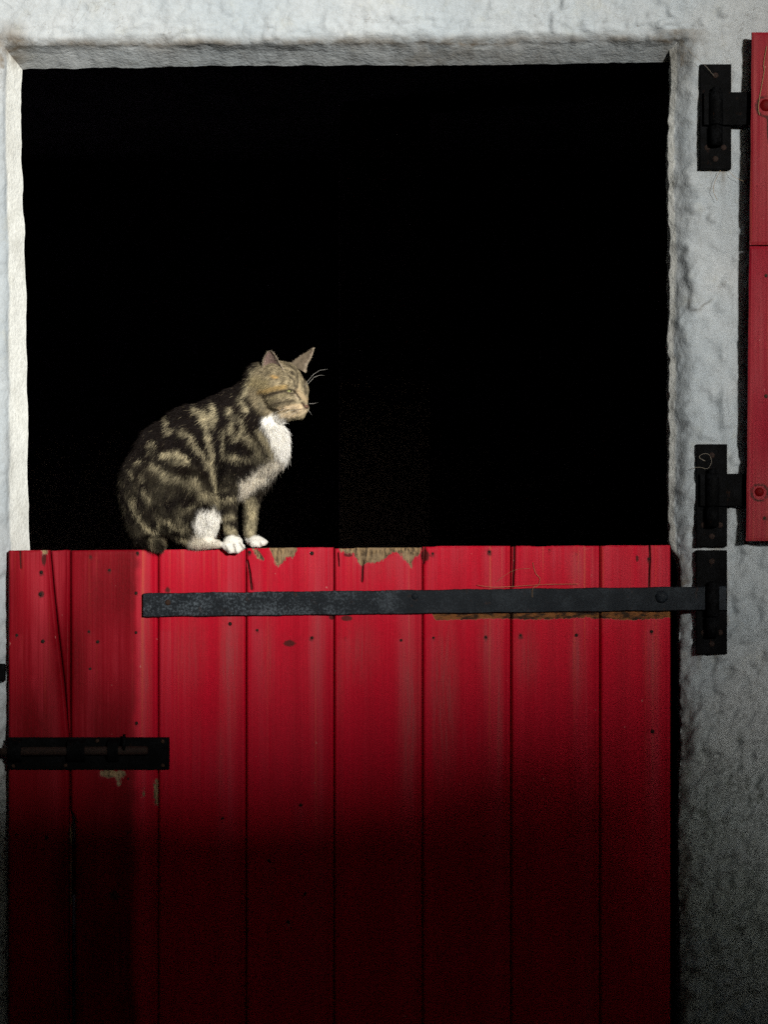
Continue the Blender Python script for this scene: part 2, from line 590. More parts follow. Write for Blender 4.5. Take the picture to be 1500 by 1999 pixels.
    rr = (0.0022 * fbm(p1 * np.array((18, 18, 18)), 70, 3) + 0.0016 * fbm(p1 * np.array((70, 20, 70)), 75, 2)) * inn
    side_r = (~on_face) & (abs(x - XR) < 1e-5)
    side_l = (~on_face) & (abs(x - XL) < 1e-5)
    top = (~on_face) & (abs(z - ZT) < 1e-5)
    x2 = x2 + np.where(side_r, -rr * 0.8, 0) + np.where(side_l, rr * 0.45, 0)
    z2 = z2 + np.where(top, -rr * 0.8, 0)
    # splay of the lining, angled to catch the sun: it narrows inwards, with a softly rounded right edge
    x2 = x2 + np.where(abs(x - XL) < 1e-5, 0.33 * depth, 0)
    x2 = x2 - np.where(abs(x - XR) < 1e-5, 0.019 * np.clip(depth / 0.030, 0, 1) * sstep(1.19, 1.25, z), 0)
    z2 = z2 - np.where(abs(z - ZT) < 1e-5, 0.43 * depth, 0) * (x > XL - 1e-6) * (x < XR + 1e-6)
    V2 = np.stack([x2, y2, z2], 1)
    me = fix_normals(mesh_from('front_wall', V2, F, True))
    # wear that belongs to the wall: algae low down, dirt along the old edges
    algae = sstep(1.02, 0.45, z + 0.09 * fbm(p0 * 5, 80, 3)) * 0.85
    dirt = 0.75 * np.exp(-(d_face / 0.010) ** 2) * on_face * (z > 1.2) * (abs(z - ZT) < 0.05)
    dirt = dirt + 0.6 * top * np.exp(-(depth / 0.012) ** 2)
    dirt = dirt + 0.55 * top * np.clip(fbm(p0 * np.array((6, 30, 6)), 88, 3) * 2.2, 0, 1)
    cl = np.hypot(x - XL - 0.01, z - ZT)
    cr = np.hypot(x - XR, z - ZT)
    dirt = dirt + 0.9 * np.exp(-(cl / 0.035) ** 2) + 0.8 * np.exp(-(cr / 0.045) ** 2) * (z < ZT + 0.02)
    dirt = dirt + 0.75 * np.exp(-((x - XR - 0.008) / 0.011) ** 2) * sstep(1.24, 1.10, z) * (0.4 + 0.6 * np.clip(fbm(p0 * 20, 90, 3) * 3, 0, 1))
    dirt = dirt + 0.65 * (poly_sd(x * 1000, z * 1000, [(X(a) * 1000, Z(b) * 1000) for a, b in [(1315, 1070), (1338, 1082), (1362, 1135), (1315, 1150)]]) < 0)
    dirt = dirt + 0.5 * np.exp(-(abs(patch) / 2.2) ** 2) * (sz < 10) + 0.35 * side_r * np.clip(fbm(p0 * np.array((30, 30, 14)), 95, 3) * 3 - 0.5, 0, 1)
    # rust and grime washed down from the hinge plates
    for (pa, pb, pt, pz) in ((1368, 1429, 125, 330), (1361, 1421, 867, 1067), (1361, 1421, 1074, 1277)):
        qx, qz = x * 1000 + 750, 1060 - (z - CAM_Z) * 1000
        ed_ = poly_sd(qx, qz, [(pa, pt), (pb, pt), (pb, pz), (pa, pz)])
        dirt = dirt + 0.6 * np.exp(-(np.clip(ed_, 0, None) / 4.0) ** 2) * np.clip(0.55 + 1.2 * fbm(p0 * 45, 140, 2), 0, 1)
        run = np.clip(vnoise(np.stack([qx * 0.13, qz * 0.004, 0 * qx], 1), 143), 0, 1)
        dirt = dirt + 0.75 * run * (qx > pa) * (qx < pb) * (qz > pz) * np.exp(-(qz - pz) / 45)
    add_attr(me, 'lining', np.clip((depth - 0.008) / 0.008, 0, 1) * (1 - 0.6 * (z < 1.2)) * np.where(top, 0.05, 1.0))  # brightening of the reveals in the colour, set separately for each side
    add_attr(me, 'algae', np.clip(algae, 0, 1))
    add_attr(me, 'dirt', np.clip(dirt, 0, 1))
    fw = link('front_wall', me, M_WALL, stable)
    return fw


front_wall = build_front_wall()


def bx(name, x0, x1, y0, y1, z0, z1, mat, parent, bevel=0.0):
    return link(name, box_mesh(name, x0, x1, y0, y1, z0, z1, bevel), mat, parent)


YI = 0.32
bx('inner_wall', -4.15, XL - 0.06, 0.10, YI, 0.0, 2.72, M_INNER, stable)
bx('inner_wall', XR + 0.06, 4.15, 0.10, YI, 0.0, 2.72, M_INNER, stable)
bx('lintel', XL - 0.06, XR + 0.06, 0.10, YI, ZT + 0.06, 2.72, M_INNER, stable)
bx('side_wall', -4.5, -4.15, -0.0, 6.3, 0.0, 2.72, M_INNER, stable)
bx('side_wall', 4.15, 4.5, -0.0, 6.3, 0.0, 2.72, M_INNER, stable)
bx('back_wall', -4.15, 4.15, 6.0, 6.3, 0.0, 2.72, M_INNER, stable)
bx('loft_floor', -4.5, 4.5, 0.03, 6.3, 2.73, 2.80, M_INNER, stable)
bx('post', P(662, 1000, 4.4)[0], P(840, 1000, 4.4)[0], 4.4, 4.66, 0.0, 2.72, M_POST, stable, 0.012)
# pitched slate roof with a short eave
rv = []
for xx in (-4.8, 4.8):
    rv += [(xx, -0.28, 2.72), (xx, 3.15, 5.0), (xx, 6.6, 2.72), (xx, 6.6, 2.86), (xx, 3.15, 5.14), (xx, -0.28, 2.86)]
rf = [(0, 1, 7, 6), (1, 2, 8, 7), (2, 3, 9, 8), (3, 4, 10, 9), (4, 5, 11, 10), (5, 0, 6, 11), (0, 5, 4, 1), (1, 4, 3, 2), (6, 7, 10, 11), (7, 8, 9, 10)]
link('roof', fix_normals(mesh_from('roof', rv, rf)), M_SLATE, stable)
for xx in (-4.5, 4.2):
    gv = [(xx, 0.0, 2.8), (xx, 6.3, 2.8), (xx, 3.15, 4.95), (xx + 0.3, 0.0, 2.8), (xx + 0.3, 6.3, 2.8), (xx + 0.3, 3.15, 4.95)]
    link('gable', fix_normals(mesh_from('gable', gv, [(0, 1, 2), (3, 5, 4), (0, 3, 4, 1), (1, 4, 5, 2), (2, 5, 3, 0)])), M_STONE, stable)
tag(bx('stable_floor', -4.15, 4.15, 0.0, 6.0, 0.002, 0.012, M_INNER, None), kind='structure')

# ------------------------------------------------------------------ lower half door
door = empty('half_door', (X(660), 0.02, 0.02))
tag(door, 'lower half of a red plank stable door with the cat on top', 'door', kind='thing')

SEAMS = [15, 136, 308, 480, 652, 825, 998, 1172, 1311]


def top_line(mx):
    return 1075.0 - (mx - 15) / 1296 * 11.0


def z5(a): return [(460 + u / 3, 1040 + v / 3) for u, v in a]
def z4(a): return [(u / 3, 1050 + v / 3) for u, v in a]


CHIPS = [
    z5([(195, 60), (365, 60), (345, 130), (300, 150), (255, 195), (225, 160), (212, 120)]),
    z5([(600, 60), (1095, 60), (1075, 122), (930, 120), (880, 150), (810, 185), (770, 170), (740, 192), (715, 170), (690, 122), (620, 110)]),
    z5([(960, 115), (1075, 115), (1050, 150), (1030, 208), (1000, 160)]),
    z5([(95, 85), (120, 85), (150, 130), (160, 155), (125, 145)]),
    z4([(575, 1362), (720, 1362), (725, 1395), (690, 1410), (640, 1400), (590, 1395)]),
    z4([(685, 1400), (700, 1400), (705, 1450), (690, 1455)]),
    z4([(835, 1465), (845, 1468), (848, 1520), (838, 1515)]),
    z4([(900, 1420), (924, 1408), (924, 1580), (912, 1578), (893, 1530), (903, 1495)]),
    z4([(240, 70), (275, 66), (268, 100), (255, 110)]),
    [(136, 1600), (141, 1600), (141, 1770), (136, 1770)],
]
RUST_BAND = [(838, 1190), (1312, 1190), (1312, 1206), (1230, 1211), (1140, 1206), (1060, 1210), (960, 1208), (850, 1211)]
NAILS = [(32, 1240), (83, 1252), (173, 1233), (265, 1235), (323, 1230), (449, 1218), (502, 1230), (609, 1245), (674, 1245), (783, 1250), (847, 1245), (949, 1244),
         (1017, 1240), (1126, 1240), (1273, 1233), (80, 1117), (177, 1086), (268, 1080), (213, 1113), (265, 1158), (78, 1160), (487, 1078), (609, 1080), (845, 1081),
         (956, 1077), (1074, 1074), (1126, 1079), (1268, 1091), (266, 1412), (327, 1150), (434, 1598), (587, 1572), (250, 1520), (175, 1305), (90, 1635), (30, 1630),
         (525, 1680), (1275, 1428), (190, 1253), (595, 1745), (562, 1800)]
CRACKS = [([(1005, 1060), (1004, 1100), (1002, 1145)], 3.0), ([(1269, 1060), (1270, 1090), (1268, 1145)], 2.4), ([(483, 1095), (488, 1120), (491, 1150)], 2.6),
          ([(709, 1095), (707, 1135)], 2.4), ([(38, 1072), (40, 1110)], 1.8), ([(660, 1080), (662, 1105)], 1.6), ([(830, 1064), (828, 1100)], 2.0)]
WORN = [(800, 1390, 22, 190, 1.0), (868, 1360, 30, 190, 0.9), (450, 1290, 26, 150, 0.8), (372, 1270, 40, 90, 0.45), (520, 1290, 16, 90, 0.6), (700, 1270, 45, 70, 0.5), (620, 1260, 18, 110, 0.6), (950, 1260, 16, 90, 0.6),
        (1030, 1280, 28, 80, 0.6), (1128, 1290, 16, 90, 0.7), (1275, 1290, 18, 90, 0.5), (1125, 1110, 20, 45, 0.5), (745, 1100, 50, 40, 0.35), (285, 1300, 14, 170, 0.7), (660, 1330, 14, 90, 0.4), (975, 1380, 10, 160, 0.6), (430, 1480, 10, 160, 0.35)]
KNOTS = [((565, 1256), 13, 7), ((677, 1207), 12, 6), ((648, 1205), 6, 5), ((223, 1748), 11, 12), ((252, 1621), 12, 4), ((85, 1090), 5, 16), ((80, 1160), 6, 7), ((1215, 1200), 22, 6), ((1110, 1200), 22, 5),
         ((830, 1085), 9, 12), ((680, 1082), 10, 6), ((1245, 1090), 3, 8)]


def profile(mx, x0, x1):
    """how far the plank front lies behind the door front (mm): bevelled edges and a shallow cove before the right edge"""
    w = x1 - x0
    d = np.zeros(len(mx))
    e0 = np.clip(1 - (mx - x0) / 4.0, 0, 1)
    e1 = np.clip(1 - (x1 - mx) / 4.0, 0, 1)
    d += 5.5 * e0 ** 1.3 + 5.5 * e1 ** 1.3
    t = (x1 - mx)
    cove = np.clip((t - 5) / 47, 0, 1)
    d += 2.2 * np.sin(np.pi * np.sqrt(cove)) ** 1.2 * ((cove > 0) & (cove < 1))
    return d


def make_plank(x0, x1, seed, left_fn=None, right_fn=None, mat=None, bottom=2285.0, zoff=0.0, bow=0.0):
    mid0, mid1 = x0, x1
    us = list(np.linspace(0, 1, max(8, int((x1 - x0) / 3.6))))
    us += [2 / (x1 - x0), 4 / (x1 - x0), 1 - 2 / (x1 - x0), 1 - 4 / (x1 - x0)]
    for line, w in CRACKS:
        cxm = np.mean([p[0] for p in line])
        if x0 + 4 < cxm < x1 - 4:
            for o in (-4, -2.4, -1.2, 0, 1.2, 2.4, 4):
                us.append((cxm + o - x0) / (x1 - x0))
    us = np.array(sorted(set(np.round(us, 5))))
    tl = top_line((x0 + x1) / 2) + zoff
    rows = np.concatenate([np.arange(0, 150, 2.2), np.arange(150, 480, 6), np.arange(480, bottom - tl, 14), [bottom - tl]])
    U, D = np.meshgrid(us, rows)
    U, D = U.ravel(), D.ravel()
    mz0 = tl + D
    lx = np.full(len(U), x0) if left_fn is None else left_fn(mz0)
    rx = np.full(len(U), x1) if right_fn is None else right_fn(mz0)
    mx = lx + U * (rx - lx)
    # the top end follows the sloping top line and is a little eaten away
    p = np.stack([mx * 0.06 + seed * 7.7, D * 0.02, 0 * D], 1)
    wear = 0.9 * vnoise(p * 2.0, 5) + 0.6 * vnoise(p * 5.0, 6)
    drop = np.exp(-D / 30.0)
    mz = mz0 + (top_line(mx) - top_line((x0 + x1) / 2) + wear) * drop
    back = profile(mx, lx, rx)
    chip = np.zeros(len(U))
    for c in CHIPS:
        sd = poly_sd(mx, mz, c)
        chip = np.maximum(chip, np.clip(0.5 - sd / 16.0, 0, 1))
    rb = np.clip(0.5 - poly_sd(mx, mz, RUST_BAND) / 7.0, 0, 1)
    rust = (rb > 0.05) * 1.0
    chip = np.maximum(chip, rb * 0.92)
    chip_t = chip * np.exp(-D / 40)
    back = back + 3.2 * sstep(0.35, 0.8, chip) * (1 - rust) + 2.2 * sstep(0.5, 1, chip_t) * (0.6 + 0.4 * vnoise(np.stack([mx * 0.03, mz * 0.25, 0 * mx], 1), 11))
    back = back + 1.4 * np.exp(-(D / 3.0) ** 2)
    stain = np.zeros(len(U))
    for (nx_, nz_) in NAILS:
        dd = np.hypot((mx - nx_) / 7.5, (mz - nz_ - 2) / 9.5)
        stain = np.maximum(stain, (0.45 + 0.42 * ((nx_ * 37 + nz_ * 11) % 10) / 10) * np.exp(-dd ** 2))
    for (c, a, b) in KNOTS:
        dd = np.hypot((mx - c[0]) / a, (mz - c[1]) / b)
        stain = np.maximum(stain, 0.95 * np.clip(1.5 - dd, 0, 1))
    for line, w in CRACKS:
        d = np.full(len(U), 1e9)
        for a, b in zip(line[:-1], line[1:]):
            d = np.minimum(d, seg_dist(mx, mz, a, b))
        back = back + 8.0 * np.clip(1 - d / w, 0, 1)
        stain = np.maximum(stain, np.clip(1.25 - d / (w * 1.2), 0, 1))
    fade = np.zeros(len(U))
    t = rx - mx
    fade += 0.9 * np.exp(-((t - 26) / 17) ** 2) * (0.35 + 0.65 * np.exp(-np.clip(D - 60, 0, None) / 300))
    fade += 0.70 * np.exp(-np.clip(D - 30, 0, None) / 60.0) * (0.6 + 0.5 * vnoise(np.stack([mx * 0.03, D * 0.01, 0 * mx + seed], 1), 15))
    for (nx_, nz_) in NAILS:
        fade += 0.6 * np.exp(-((mx - nx_) / 11) ** 2) * (mz > nz_) * np.exp(-(mz - nz_) / 110)
    worn = np.zeros(len(U))
    for (wx_, wz_, wa, wb, ws) in WORN:
        dd = np.hypot((mx - wx_) / wa, (mz - wz_) / wb)
        worn = np.maximum(worn, ws * np.clip(1.15 - dd, 0, 1))
    old = sstep(278, 255, mx + 7 * vnoise(np.stack([mz * 0.012, 0 * mx, 0 * mx], 1), 77) + 4 * vnoise(np.stack([mz * 0.06, mx * 0.1, 0 * mx], 1), 78))  # shade put into the colour of the left boards; same paint as the rest
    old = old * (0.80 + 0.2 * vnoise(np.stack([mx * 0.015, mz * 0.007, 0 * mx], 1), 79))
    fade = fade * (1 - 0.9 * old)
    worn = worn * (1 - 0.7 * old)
    ff = vnoise(np.stack([mx * 0.012 + seed, mz * 0.006, 0 * mx], 1), 19)
    fade += 0.85 * (1 - 0.9 * old) * np.clip(ff, 0, 1) * np.exp(-np.clip(D - 140, 0, None) / 230)
    # gentle unevenness of hand-planed boards
    warp = 0.5 * vnoise(np.stack([mx * 0.02 + seed * 3, mz * 0.004, 0 * mx], 1), 23) + bow
    y = (back + warp + 0.9) / 1000
    front = np.stack([(mx - 750) / 1000, y, CAM_Z + (1060 - mz) / 1000], 1)
    nu, nr = len(us), len(rows)
    idx = np.arange(nu * nr).reshape(nr, nu)
    F = list(np.stack([idx[:-1, :-1], idx[1:, :-1], idx[1:, 1:], idx[:-1, 1:]], -1).reshape(-1, 4))
    V = list(front)
    # back face, sides, top and bottom
    th = 0.030
    nb = len(V)
    for r in range(nr):
        for k in (0, nu - 1):
            v = front[idx[r, k]].copy()
            v[1] = th + 0.0005 * seed
            V.append(v)
    for r in range(nr - 1):
        a, b = nb + 2 * r, nb + 2 * r + 1
        F.append((idx[r, 0], a, a + 2, idx[r + 1, 0]))
        F.append((idx[r, nu - 1], idx[r + 1, nu - 1], b + 2, b))
        F.append((a, b, b + 2, a + 2))
    F.append(tuple(idx[0, :]) + (nb + 1, nb))
    F.append(tuple(idx[nr - 1, ::-1]) + (nb + 2 * (nr - 1), nb + 2 * (nr - 1) + 1))
    me = mesh_from('plank', V, F, True)
    extra = len(V) - len(front)
    topchip = [0.75 if (r == 0) else 0.0 for r in range(nr) for _ in (0, 1)]
    add_attr(me, 'chip', np.concatenate([chip, topchip]))
    add_attr(me, 'stain', np.concatenate([stain, np.zeros(extra)]))
    add_attr(me, 'fade', np.concatenate([np.clip(fade, 0, 1), np.zeros(extra)]))
    add_attr(me, 'rust', np.concatenate([rust, np.zeros(extra)]))
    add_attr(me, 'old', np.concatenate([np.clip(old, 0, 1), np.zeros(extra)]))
    add_attr(me, 'worn', np.concatenate([worn, np.zeros(extra)]))
    # crisp plank arrises, smooth faces
    for poly in me.polygons:
        if len(poly.vertices) > 4:
            poly.use_smooth = False
    return link('plank', me, mat or M_RED, door)


def crack_line(mz):
    return np.interp(mz, [1060, 1150, 1230, 1330, 1440, 1445], [96, 104, 112, 124, 134.2, 134.5])


planks = []
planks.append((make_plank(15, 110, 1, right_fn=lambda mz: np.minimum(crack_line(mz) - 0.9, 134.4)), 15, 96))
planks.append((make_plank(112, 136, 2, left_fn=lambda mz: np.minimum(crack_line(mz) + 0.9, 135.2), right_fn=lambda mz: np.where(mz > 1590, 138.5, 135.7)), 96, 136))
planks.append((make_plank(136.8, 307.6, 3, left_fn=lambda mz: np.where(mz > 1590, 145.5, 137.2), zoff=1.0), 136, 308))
for i, (a, b) in enumerate(zip(SEAMS[2:-1], SEAMS[3:])):
    planks.append((make_plank(a + 0.8, b - 0.8, 4 + i, zoff=[0.8, -0.5, 1.2, -0.8, 0.0, 0.6][i % 6], bow=[0, .5, -.3, .2, -.4, .3][i % 6]), a, b))
nail_me = dome_mesh('nail', (0, 0, 0), 0.0036, 0.0012, 8, 2)
for (nx_, nz_) in NAILS:
    for o, a, b in planks:
        if a <= nx_ < b:
            n = link('nail', nail_me, M_NAIL)
            n.location = (X(nx_), 0.0016, Z(nz_))
            n.rotation_euler = (rng.normal(0, .1), rng.uniform(0, 6), 0)
            n.scale = (rng.uniform(0.75, 1.15),) * 3
            n.parent = o
            n.matrix_parent_inverse = world_of(o).inverted() if False else Matrix.Identity(4)
            # planks are modelled in world coordinates under the door's empty
            n.matrix_parent_inverse = (Matrix.Translation(door.location) @ o.matrix_parent_inverse).inverted()
            break
# ledges behind the planks
for (zc, h) in ((Z(1124), 0.085), (Z(1700), 0.10), (Z(2180), 0.10)):
    bx('ledge', X(62), X(1288), 0.034, 0.118, zc - h / 2, zc + h / 2 - 0.002, M_RED_OLD, door, 0.004)

# long strap hinge on the door
def strap_mesh():
    xs = np.linspace(280, 1418, 240)
    V, F = [], []
    prof = [(-1, 0.0), (-1, 0.62), (-0.94, 1.0), (0.94, 1.0), (1, 0.62), (1, 0.0)]
    for i, mx in enumerate(xs):
        mzc = 1181.0 - (mx - 280) / 1112 * 13.0
        half = 23.2 + 0.5 * math.sin(mx * 0.05) + (0.0 if mx > 290 else -(290 - mx) * 0.12)
        wob = 0.7 * vnoise(np.array([[mx * 0.05, 0, 0]]), 3)[0]
        for (s, d) in prof:
            e = 0.35 * vnoise(np.array([[mx * 0.22, s * 3, 0]]), 8)[0]
            V.append((X(mx), -0.0008 - 0.0085 * d, Z(mzc + wob * 0.4 + s * (half + e))))
    n = len(prof)
    for i in range(len(xs) - 1):
        for k in range(n):
            F.append((i * n + k, i * n + (k + 1) % n, (i + 1) * n + (k + 1) % n, (i + 1) * n + k))
    F.append(tuple(range(n)))
    F.append(tuple(range((len(xs) - 1) * n + n - 1, (len(xs) - 1) * n - 1, -1)))
    return fix_normals(mesh_from('hinge_strap', V, F))


strap = link('hinge_strap', strap_mesh(), M_IRON, door)


def sub(name, me, mat, parent):
    """a part of a part, modelled in world coordinates"""
    o = bpy.data.objects.new(name, me)
    COL.objects.link(o)
    if not me.materials:
        me.materials.append(mat)
    o.parent = parent
    m = Matrix.Identity(4)
    chain = []
    q = parent
    while q is not None:
        chain.append(q)
        q = q.parent
    for q in reversed(chain):
        m = m @ q.matrix_parent_inverse @ Matrix.Translation(q.location)
    o.matrix_parent_inverse = m.inverted()
    return o


sub('bolt_head', dome_mesh('bolt_head', (X(328), -0.0088, Z(1176)), 0.0062, 0.0035, 10, 3), M_RUST, strap)
sub('bolt_head', dome_mesh('bolt_head', (X(810), -0.0088, Z(1164)), 0.0068, 0.0030, 10, 3), M_IRON, strap)
sub('bolt_head', dome_mesh('bolt_head', (X(1292), -0.0088, Z(1165)), 0.0125, 0.0075, 18, 5), M_IRON, strap)


def knuckle(name, mx, mz0, mz1, r, yc, parent, mat, subpart=False):
    me = tube_mesh(name, [(X(mx), yc, Z(mz1)), (X(mx), yc, Z(mz1 - 1.5)), (X(mx), yc, Z(mz0 + 1.5)), (X(mx), yc, Z(mz0))], [r * 0.9, r, r, r * 0.9], 22)
    return sub(name, me, mat, parent) if subpart else link(name, me, mat, parent)


knuckle('knuckle', 1391, 1144, 1203, 0.0135, -0.010, strap, M_IRON_BLACK, True)

# slide bolt on the lock side
latch_plate = link('latch_plate', box_mesh('latch_plate', X(14), X(331), -0.0052, 0.0008, Z(1502), Z(1439), 0.0016), M_IRON_BLACK, door)
sub('bolt_rod', tube_mesh('bolt_rod', [(X(1), -0.0150, Z(1466)), (X(6), -0.0150, Z(1466)), (X(286), -0.0150, Z(1464)), (X(290), -0.0150, Z(1464))], [0.0060, 0.0085, 0.0085, 0.006], 14), M_NAIL, latch_plate)
for mx, wdt in ((30, 26), (150, 34), (222, 20)):
    arch = []
    for k in range(13):
        a = math.pi * k / 12
        arch.append((-0.0050 - 0.0215 * math.sin(a) ** 0.8, 1465 + 22 * math.cos(a)))
    V, F = [], []
    for (yy, mzv) in arch:
        for sgn in (-1, 1):
            V.append((X(mx + sgn * wdt / 2), yy, Z(mzv)))
            V.append((X(mx + sgn * wdt / 2), yy + 0.003, Z(1465 + (mzv - 1465) * 0.9)))
    for k in range(12):
        b = k * 4
        F += [(b, b + 2, b + 6, b + 4), (b + 1, b + 5, b + 7, b + 3), (b, b + 4, b + 5, b + 1), (b + 2, b + 3, b + 7, b + 6)]
    sub('staple', fix_normals(mesh_from('staple', V, F)), M_IRON_BLACK, latch_plate)
sub('bolt_handle', tube_mesh('bolt_handle', [(X(243), -0.020, Z(1464)), (X(243.5), -0.024, Z(1450)), (X(244), -0.020, Z(1432))], [0.0035, 0.0035, 0.0028], 10), M_IRON_BLACK, latch_plate)
for mx, mz in ((318, 1447), (318, 1494), (26, 1446), (26, 1495), (128, 1494), (190, 1446)):
    sub('screw', dome_mesh('screw', (X(mx), -0.0050, Z(mz)), 0.0042, 0.0014, 10, 2), M_RUST, latch_plate)

# keeper for the slide bolt, let into the wall edge
keeper = link('latch_keeper', box_mesh('latch_keeper', X(-34), X(9), WY - 0.016, WY + 0.004, Z(1330), Z(1296), 0.003), M_IRON_BLACK)
tag(keeper, 'small black iron keeper set in the white wall beside the red door edge', 'latch keeper')

# ------------------------------------------------------------------ hinge brackets on the wall
def bracket(name, x0, x1, z0, z1, kz0, kz1, label, tilt=0.0):
    e = empty(name, (X((x0 + x1) / 2), WY, Z((z0 + z1) / 2)))
    tag(e, label, 'hinge plate', 'black hinge plates on the right of the doorway')
    yb = WY - 0.0005
    link('plate', box_mesh('plate', X(x0), X(x1), yb - 0.0125, yb + 0.004, Z(z1), Z(z0), 0.0016), M_IRON_BLACK, e)
    xc = (x0 + x1) / 2
    link('pin', tube_mesh('pin', [(X(xc), -0.0105, Z(kz1 + 14)), (X(xc), -0.0105, Z(kz0 - 7)), (X(xc), -0.0105, Z(kz0 - 10))], [0.0085, 0.0085, 0.006], 14), M_IRON_BLACK, e)
    link('seat_knuckle', tube_mesh('seat_knuckle', [(X(xc), -0.0105, Z(kz1 + 40)), (X(xc), -0.0105, Z(kz1 + 3))], [0.0125, 0.0130], 18), M_IRON_BLACK, e)
    for (sx, sz) in ((x0 + 30, z0 + 22), (x0 + 30, z1 - 20), (x0 + 14, z1 - 42), (x0 + 46, z1 - 42)):
        link('screw', dome_mesh('screw', (X(sx), yb - 0.0122, Z(sz)), 0.0062, 0.0022, 10, 3), M_NAIL, e)
    return e


bracket('hinge_plate', 1368, 1429, 125, 330, 181, 245, 'black iron hinge plate near the top corner of the dark doorway')
bracket('hinge_plate', 1361, 1421, 867, 1067, 925, 988, 'black iron hinge plate beside the bottom corner of the open upper door')
bracket('hinge_plate', 1361, 1421, 1074, 1277, 1145, 1203, 'black iron hinge plate holding the long strap of the lower door')

# ------------------------------------------------------------------ upper half door folded open against the wall
updoor = empty('upper_door', (X(2050), -0.03, Z(1055)))
tag(updoor, 'upper half of the red stable door folded open against the white wall', 'door', kind='thing')
YU0, YU1 = -0.032, -0.0100


def ux(mx, mz):
    """the open door hangs slightly out of plumb"""
    return X(mx - (mz - 68) / 987 * 11.5)


def slab(name, a0, a1, z0, z1, y0, y1, mat, parent, bevel=0.0025, seed=0, fine=False):
    """a painted board that follows the door's lean, with wear attributes"""
    nxs = max(2, int((a1 - a0) / (4 if fine else 30)))
    nzs = max(2, int((z1 - z0) / (6 if fine else 40)))
    us = np.linspace(0, 1, nxs + 1)
    vs = np.linspace(0, 1, nzs + 1)
    U, W = np.meshgrid(us, vs)
    mx = (a0 + U * (a1 - a0)).ravel()
    mz = (z0 + W * (z1 - z0)).ravel()
    e = np.minimum(np.minimum(mx - a0, a1 - mx), np.minimum(mz - z0, z1 - mz))
    yy = y0 + 0.0022 * np.clip(1 - e / 4.0, 0, 1) + 0.0006 * vnoise(np.stack([mx * .03, mz * .006, 0 * mx + seed], 1), 31)
    edge = 0.8 * vnoise(np.stack([mx * 0.1, mz * 0.02, 0 * mx + seed], 1), 37)
    V = np.stack([ux(mx, mz) + edge / 1000 * (e < 1), yy, Z(mz)], 1)
    n, k = len(us), len(vs)
    idx = np.arange(n * k).reshape(k, n)
    F = list(np.stack([idx[:-1, :-1], idx[1:, :-1], idx[1:, 1:], idx[:-1, 1:]], -1).reshape(-1, 4))
    V = list(V)
    ring = list(idx[0, :]) + list(idx[1:, -1]) + list(idx[-1, -2::-1]) + list(idx[-2:0:-1, 0])
    b = len(V)
    for i in ring:
        v = V[i].copy()
        v[1] = y1
        V.append(v)
    m = len(ring)
    for j in range(m):
        F.append((ring[j], ring[(j + 1) % m], b + (j + 1) % m, b + j))
    F.append(tuple(b + j for j in range(m)))
    me = fix_normals(mesh_from(name, V, F))
    tot = len(V)
    fd = 0.45 + 0.55 * vnoise(np.stack([mx * .02, mz * .006, 0 * mx + seed], 1), 41)
    st = np.zeros(len(mx))
    for c in ((1495, 212, 24), (1491, 962, 20), (1499, 540, 7), (1502, 775, 8), (1502, 1012, 9)):
        dd = np.hypot(mx - c[0], mz - c[1])
        st = np.maximum(st, 0.78 * np.exp(-((dd - c[2] * 0.8) / 4.5) ** 2) if c[2] > 12 else 0.7 * np.exp(-(dd / c[2]) ** 2))
    cr = seg_dist(mx, mz, (1497, 232), (1502, 300))
    st = np.maximum(st, np.clip(1.2 - cr / 3, 0, 1))
    pad = np.zeros(tot - len(mx))
    add_attr(me, 'fade', np.concatenate([np.clip(fd, 0, 1), pad]))
    add_attr(me, 'stain', np.concatenate([st, pad]))
    add_attr(me, 'chip', np.zeros(tot))
    add_attr(me, 'rust', np.zeros(tot))
    return link(name, me, mat, parent)


slab('stile', 1466, 1580, 68, 481, YU0, YU1 - 0.0105, M_RED_UP, updoor, seed=1, fine=True)
slab('stile', 1466, 1580, 483.5, 1056, YU0, YU1 - 0.0105, M_RED_UP, updoor, seed=2, fine=True)
slab('stile', 2660, 2772, 68, 1056, YU0, YU1 - 0.0105, M_RED_UP, updoor, seed=3)
for k, (za, zb) in enumerate(((68, 190), (505, 620), (934, 1056))):
    slab('ledge', 1582, 2658, za, zb, YU0 + 0.003, YU1 - 0.0105, M_RED_UP, updoor, seed=5 + k)
xe = np.linspace(1470, 2768, 9)
for k in range(8):
    slab('plank', xe[k] + 0.8, xe[k + 1] - 0.8, 70 + (k % 3), 1054 - (k % 2), YU1 - 0.010, YU1, M_RED_UP, updoor, seed=10 + k)
for (mx, mz, r) in ((1493, 210, 0.0125), (1480, 961, 0.0095)):
    link('bolt_head', dome_mesh('bolt_head', (X(mx), YU0 + 0.001, Z(mz)), r, 0.004, 18, 5), M_RED_OLD, updoor)
for (mx, mz) in ((1493, 541), (1493, 775), (1490, 1012)):
    link('screw', dome_mesh('screw', (X(mx), YU0 + 0.0006, Z(mz)), 0.0042, 0.0012, 10, 2), M_RUST, updoor)
# straps from the wall plates to the back of the open door
for (xk, za, zb) in ((1398.5, 181, 245), (1391, 925, 988)):
    st = link('hinge_strap', box_mesh('hinge_strap', X(xk - 24), X(2300), -0.0094, -0.0040, Z(zb), Z(za), 0.0012), M_IRON_BLACK, updoor)
    knuckle('knuckle', xk, za, zb, 0.0135, -0.0105, st, M_IRON_BLACK, True)

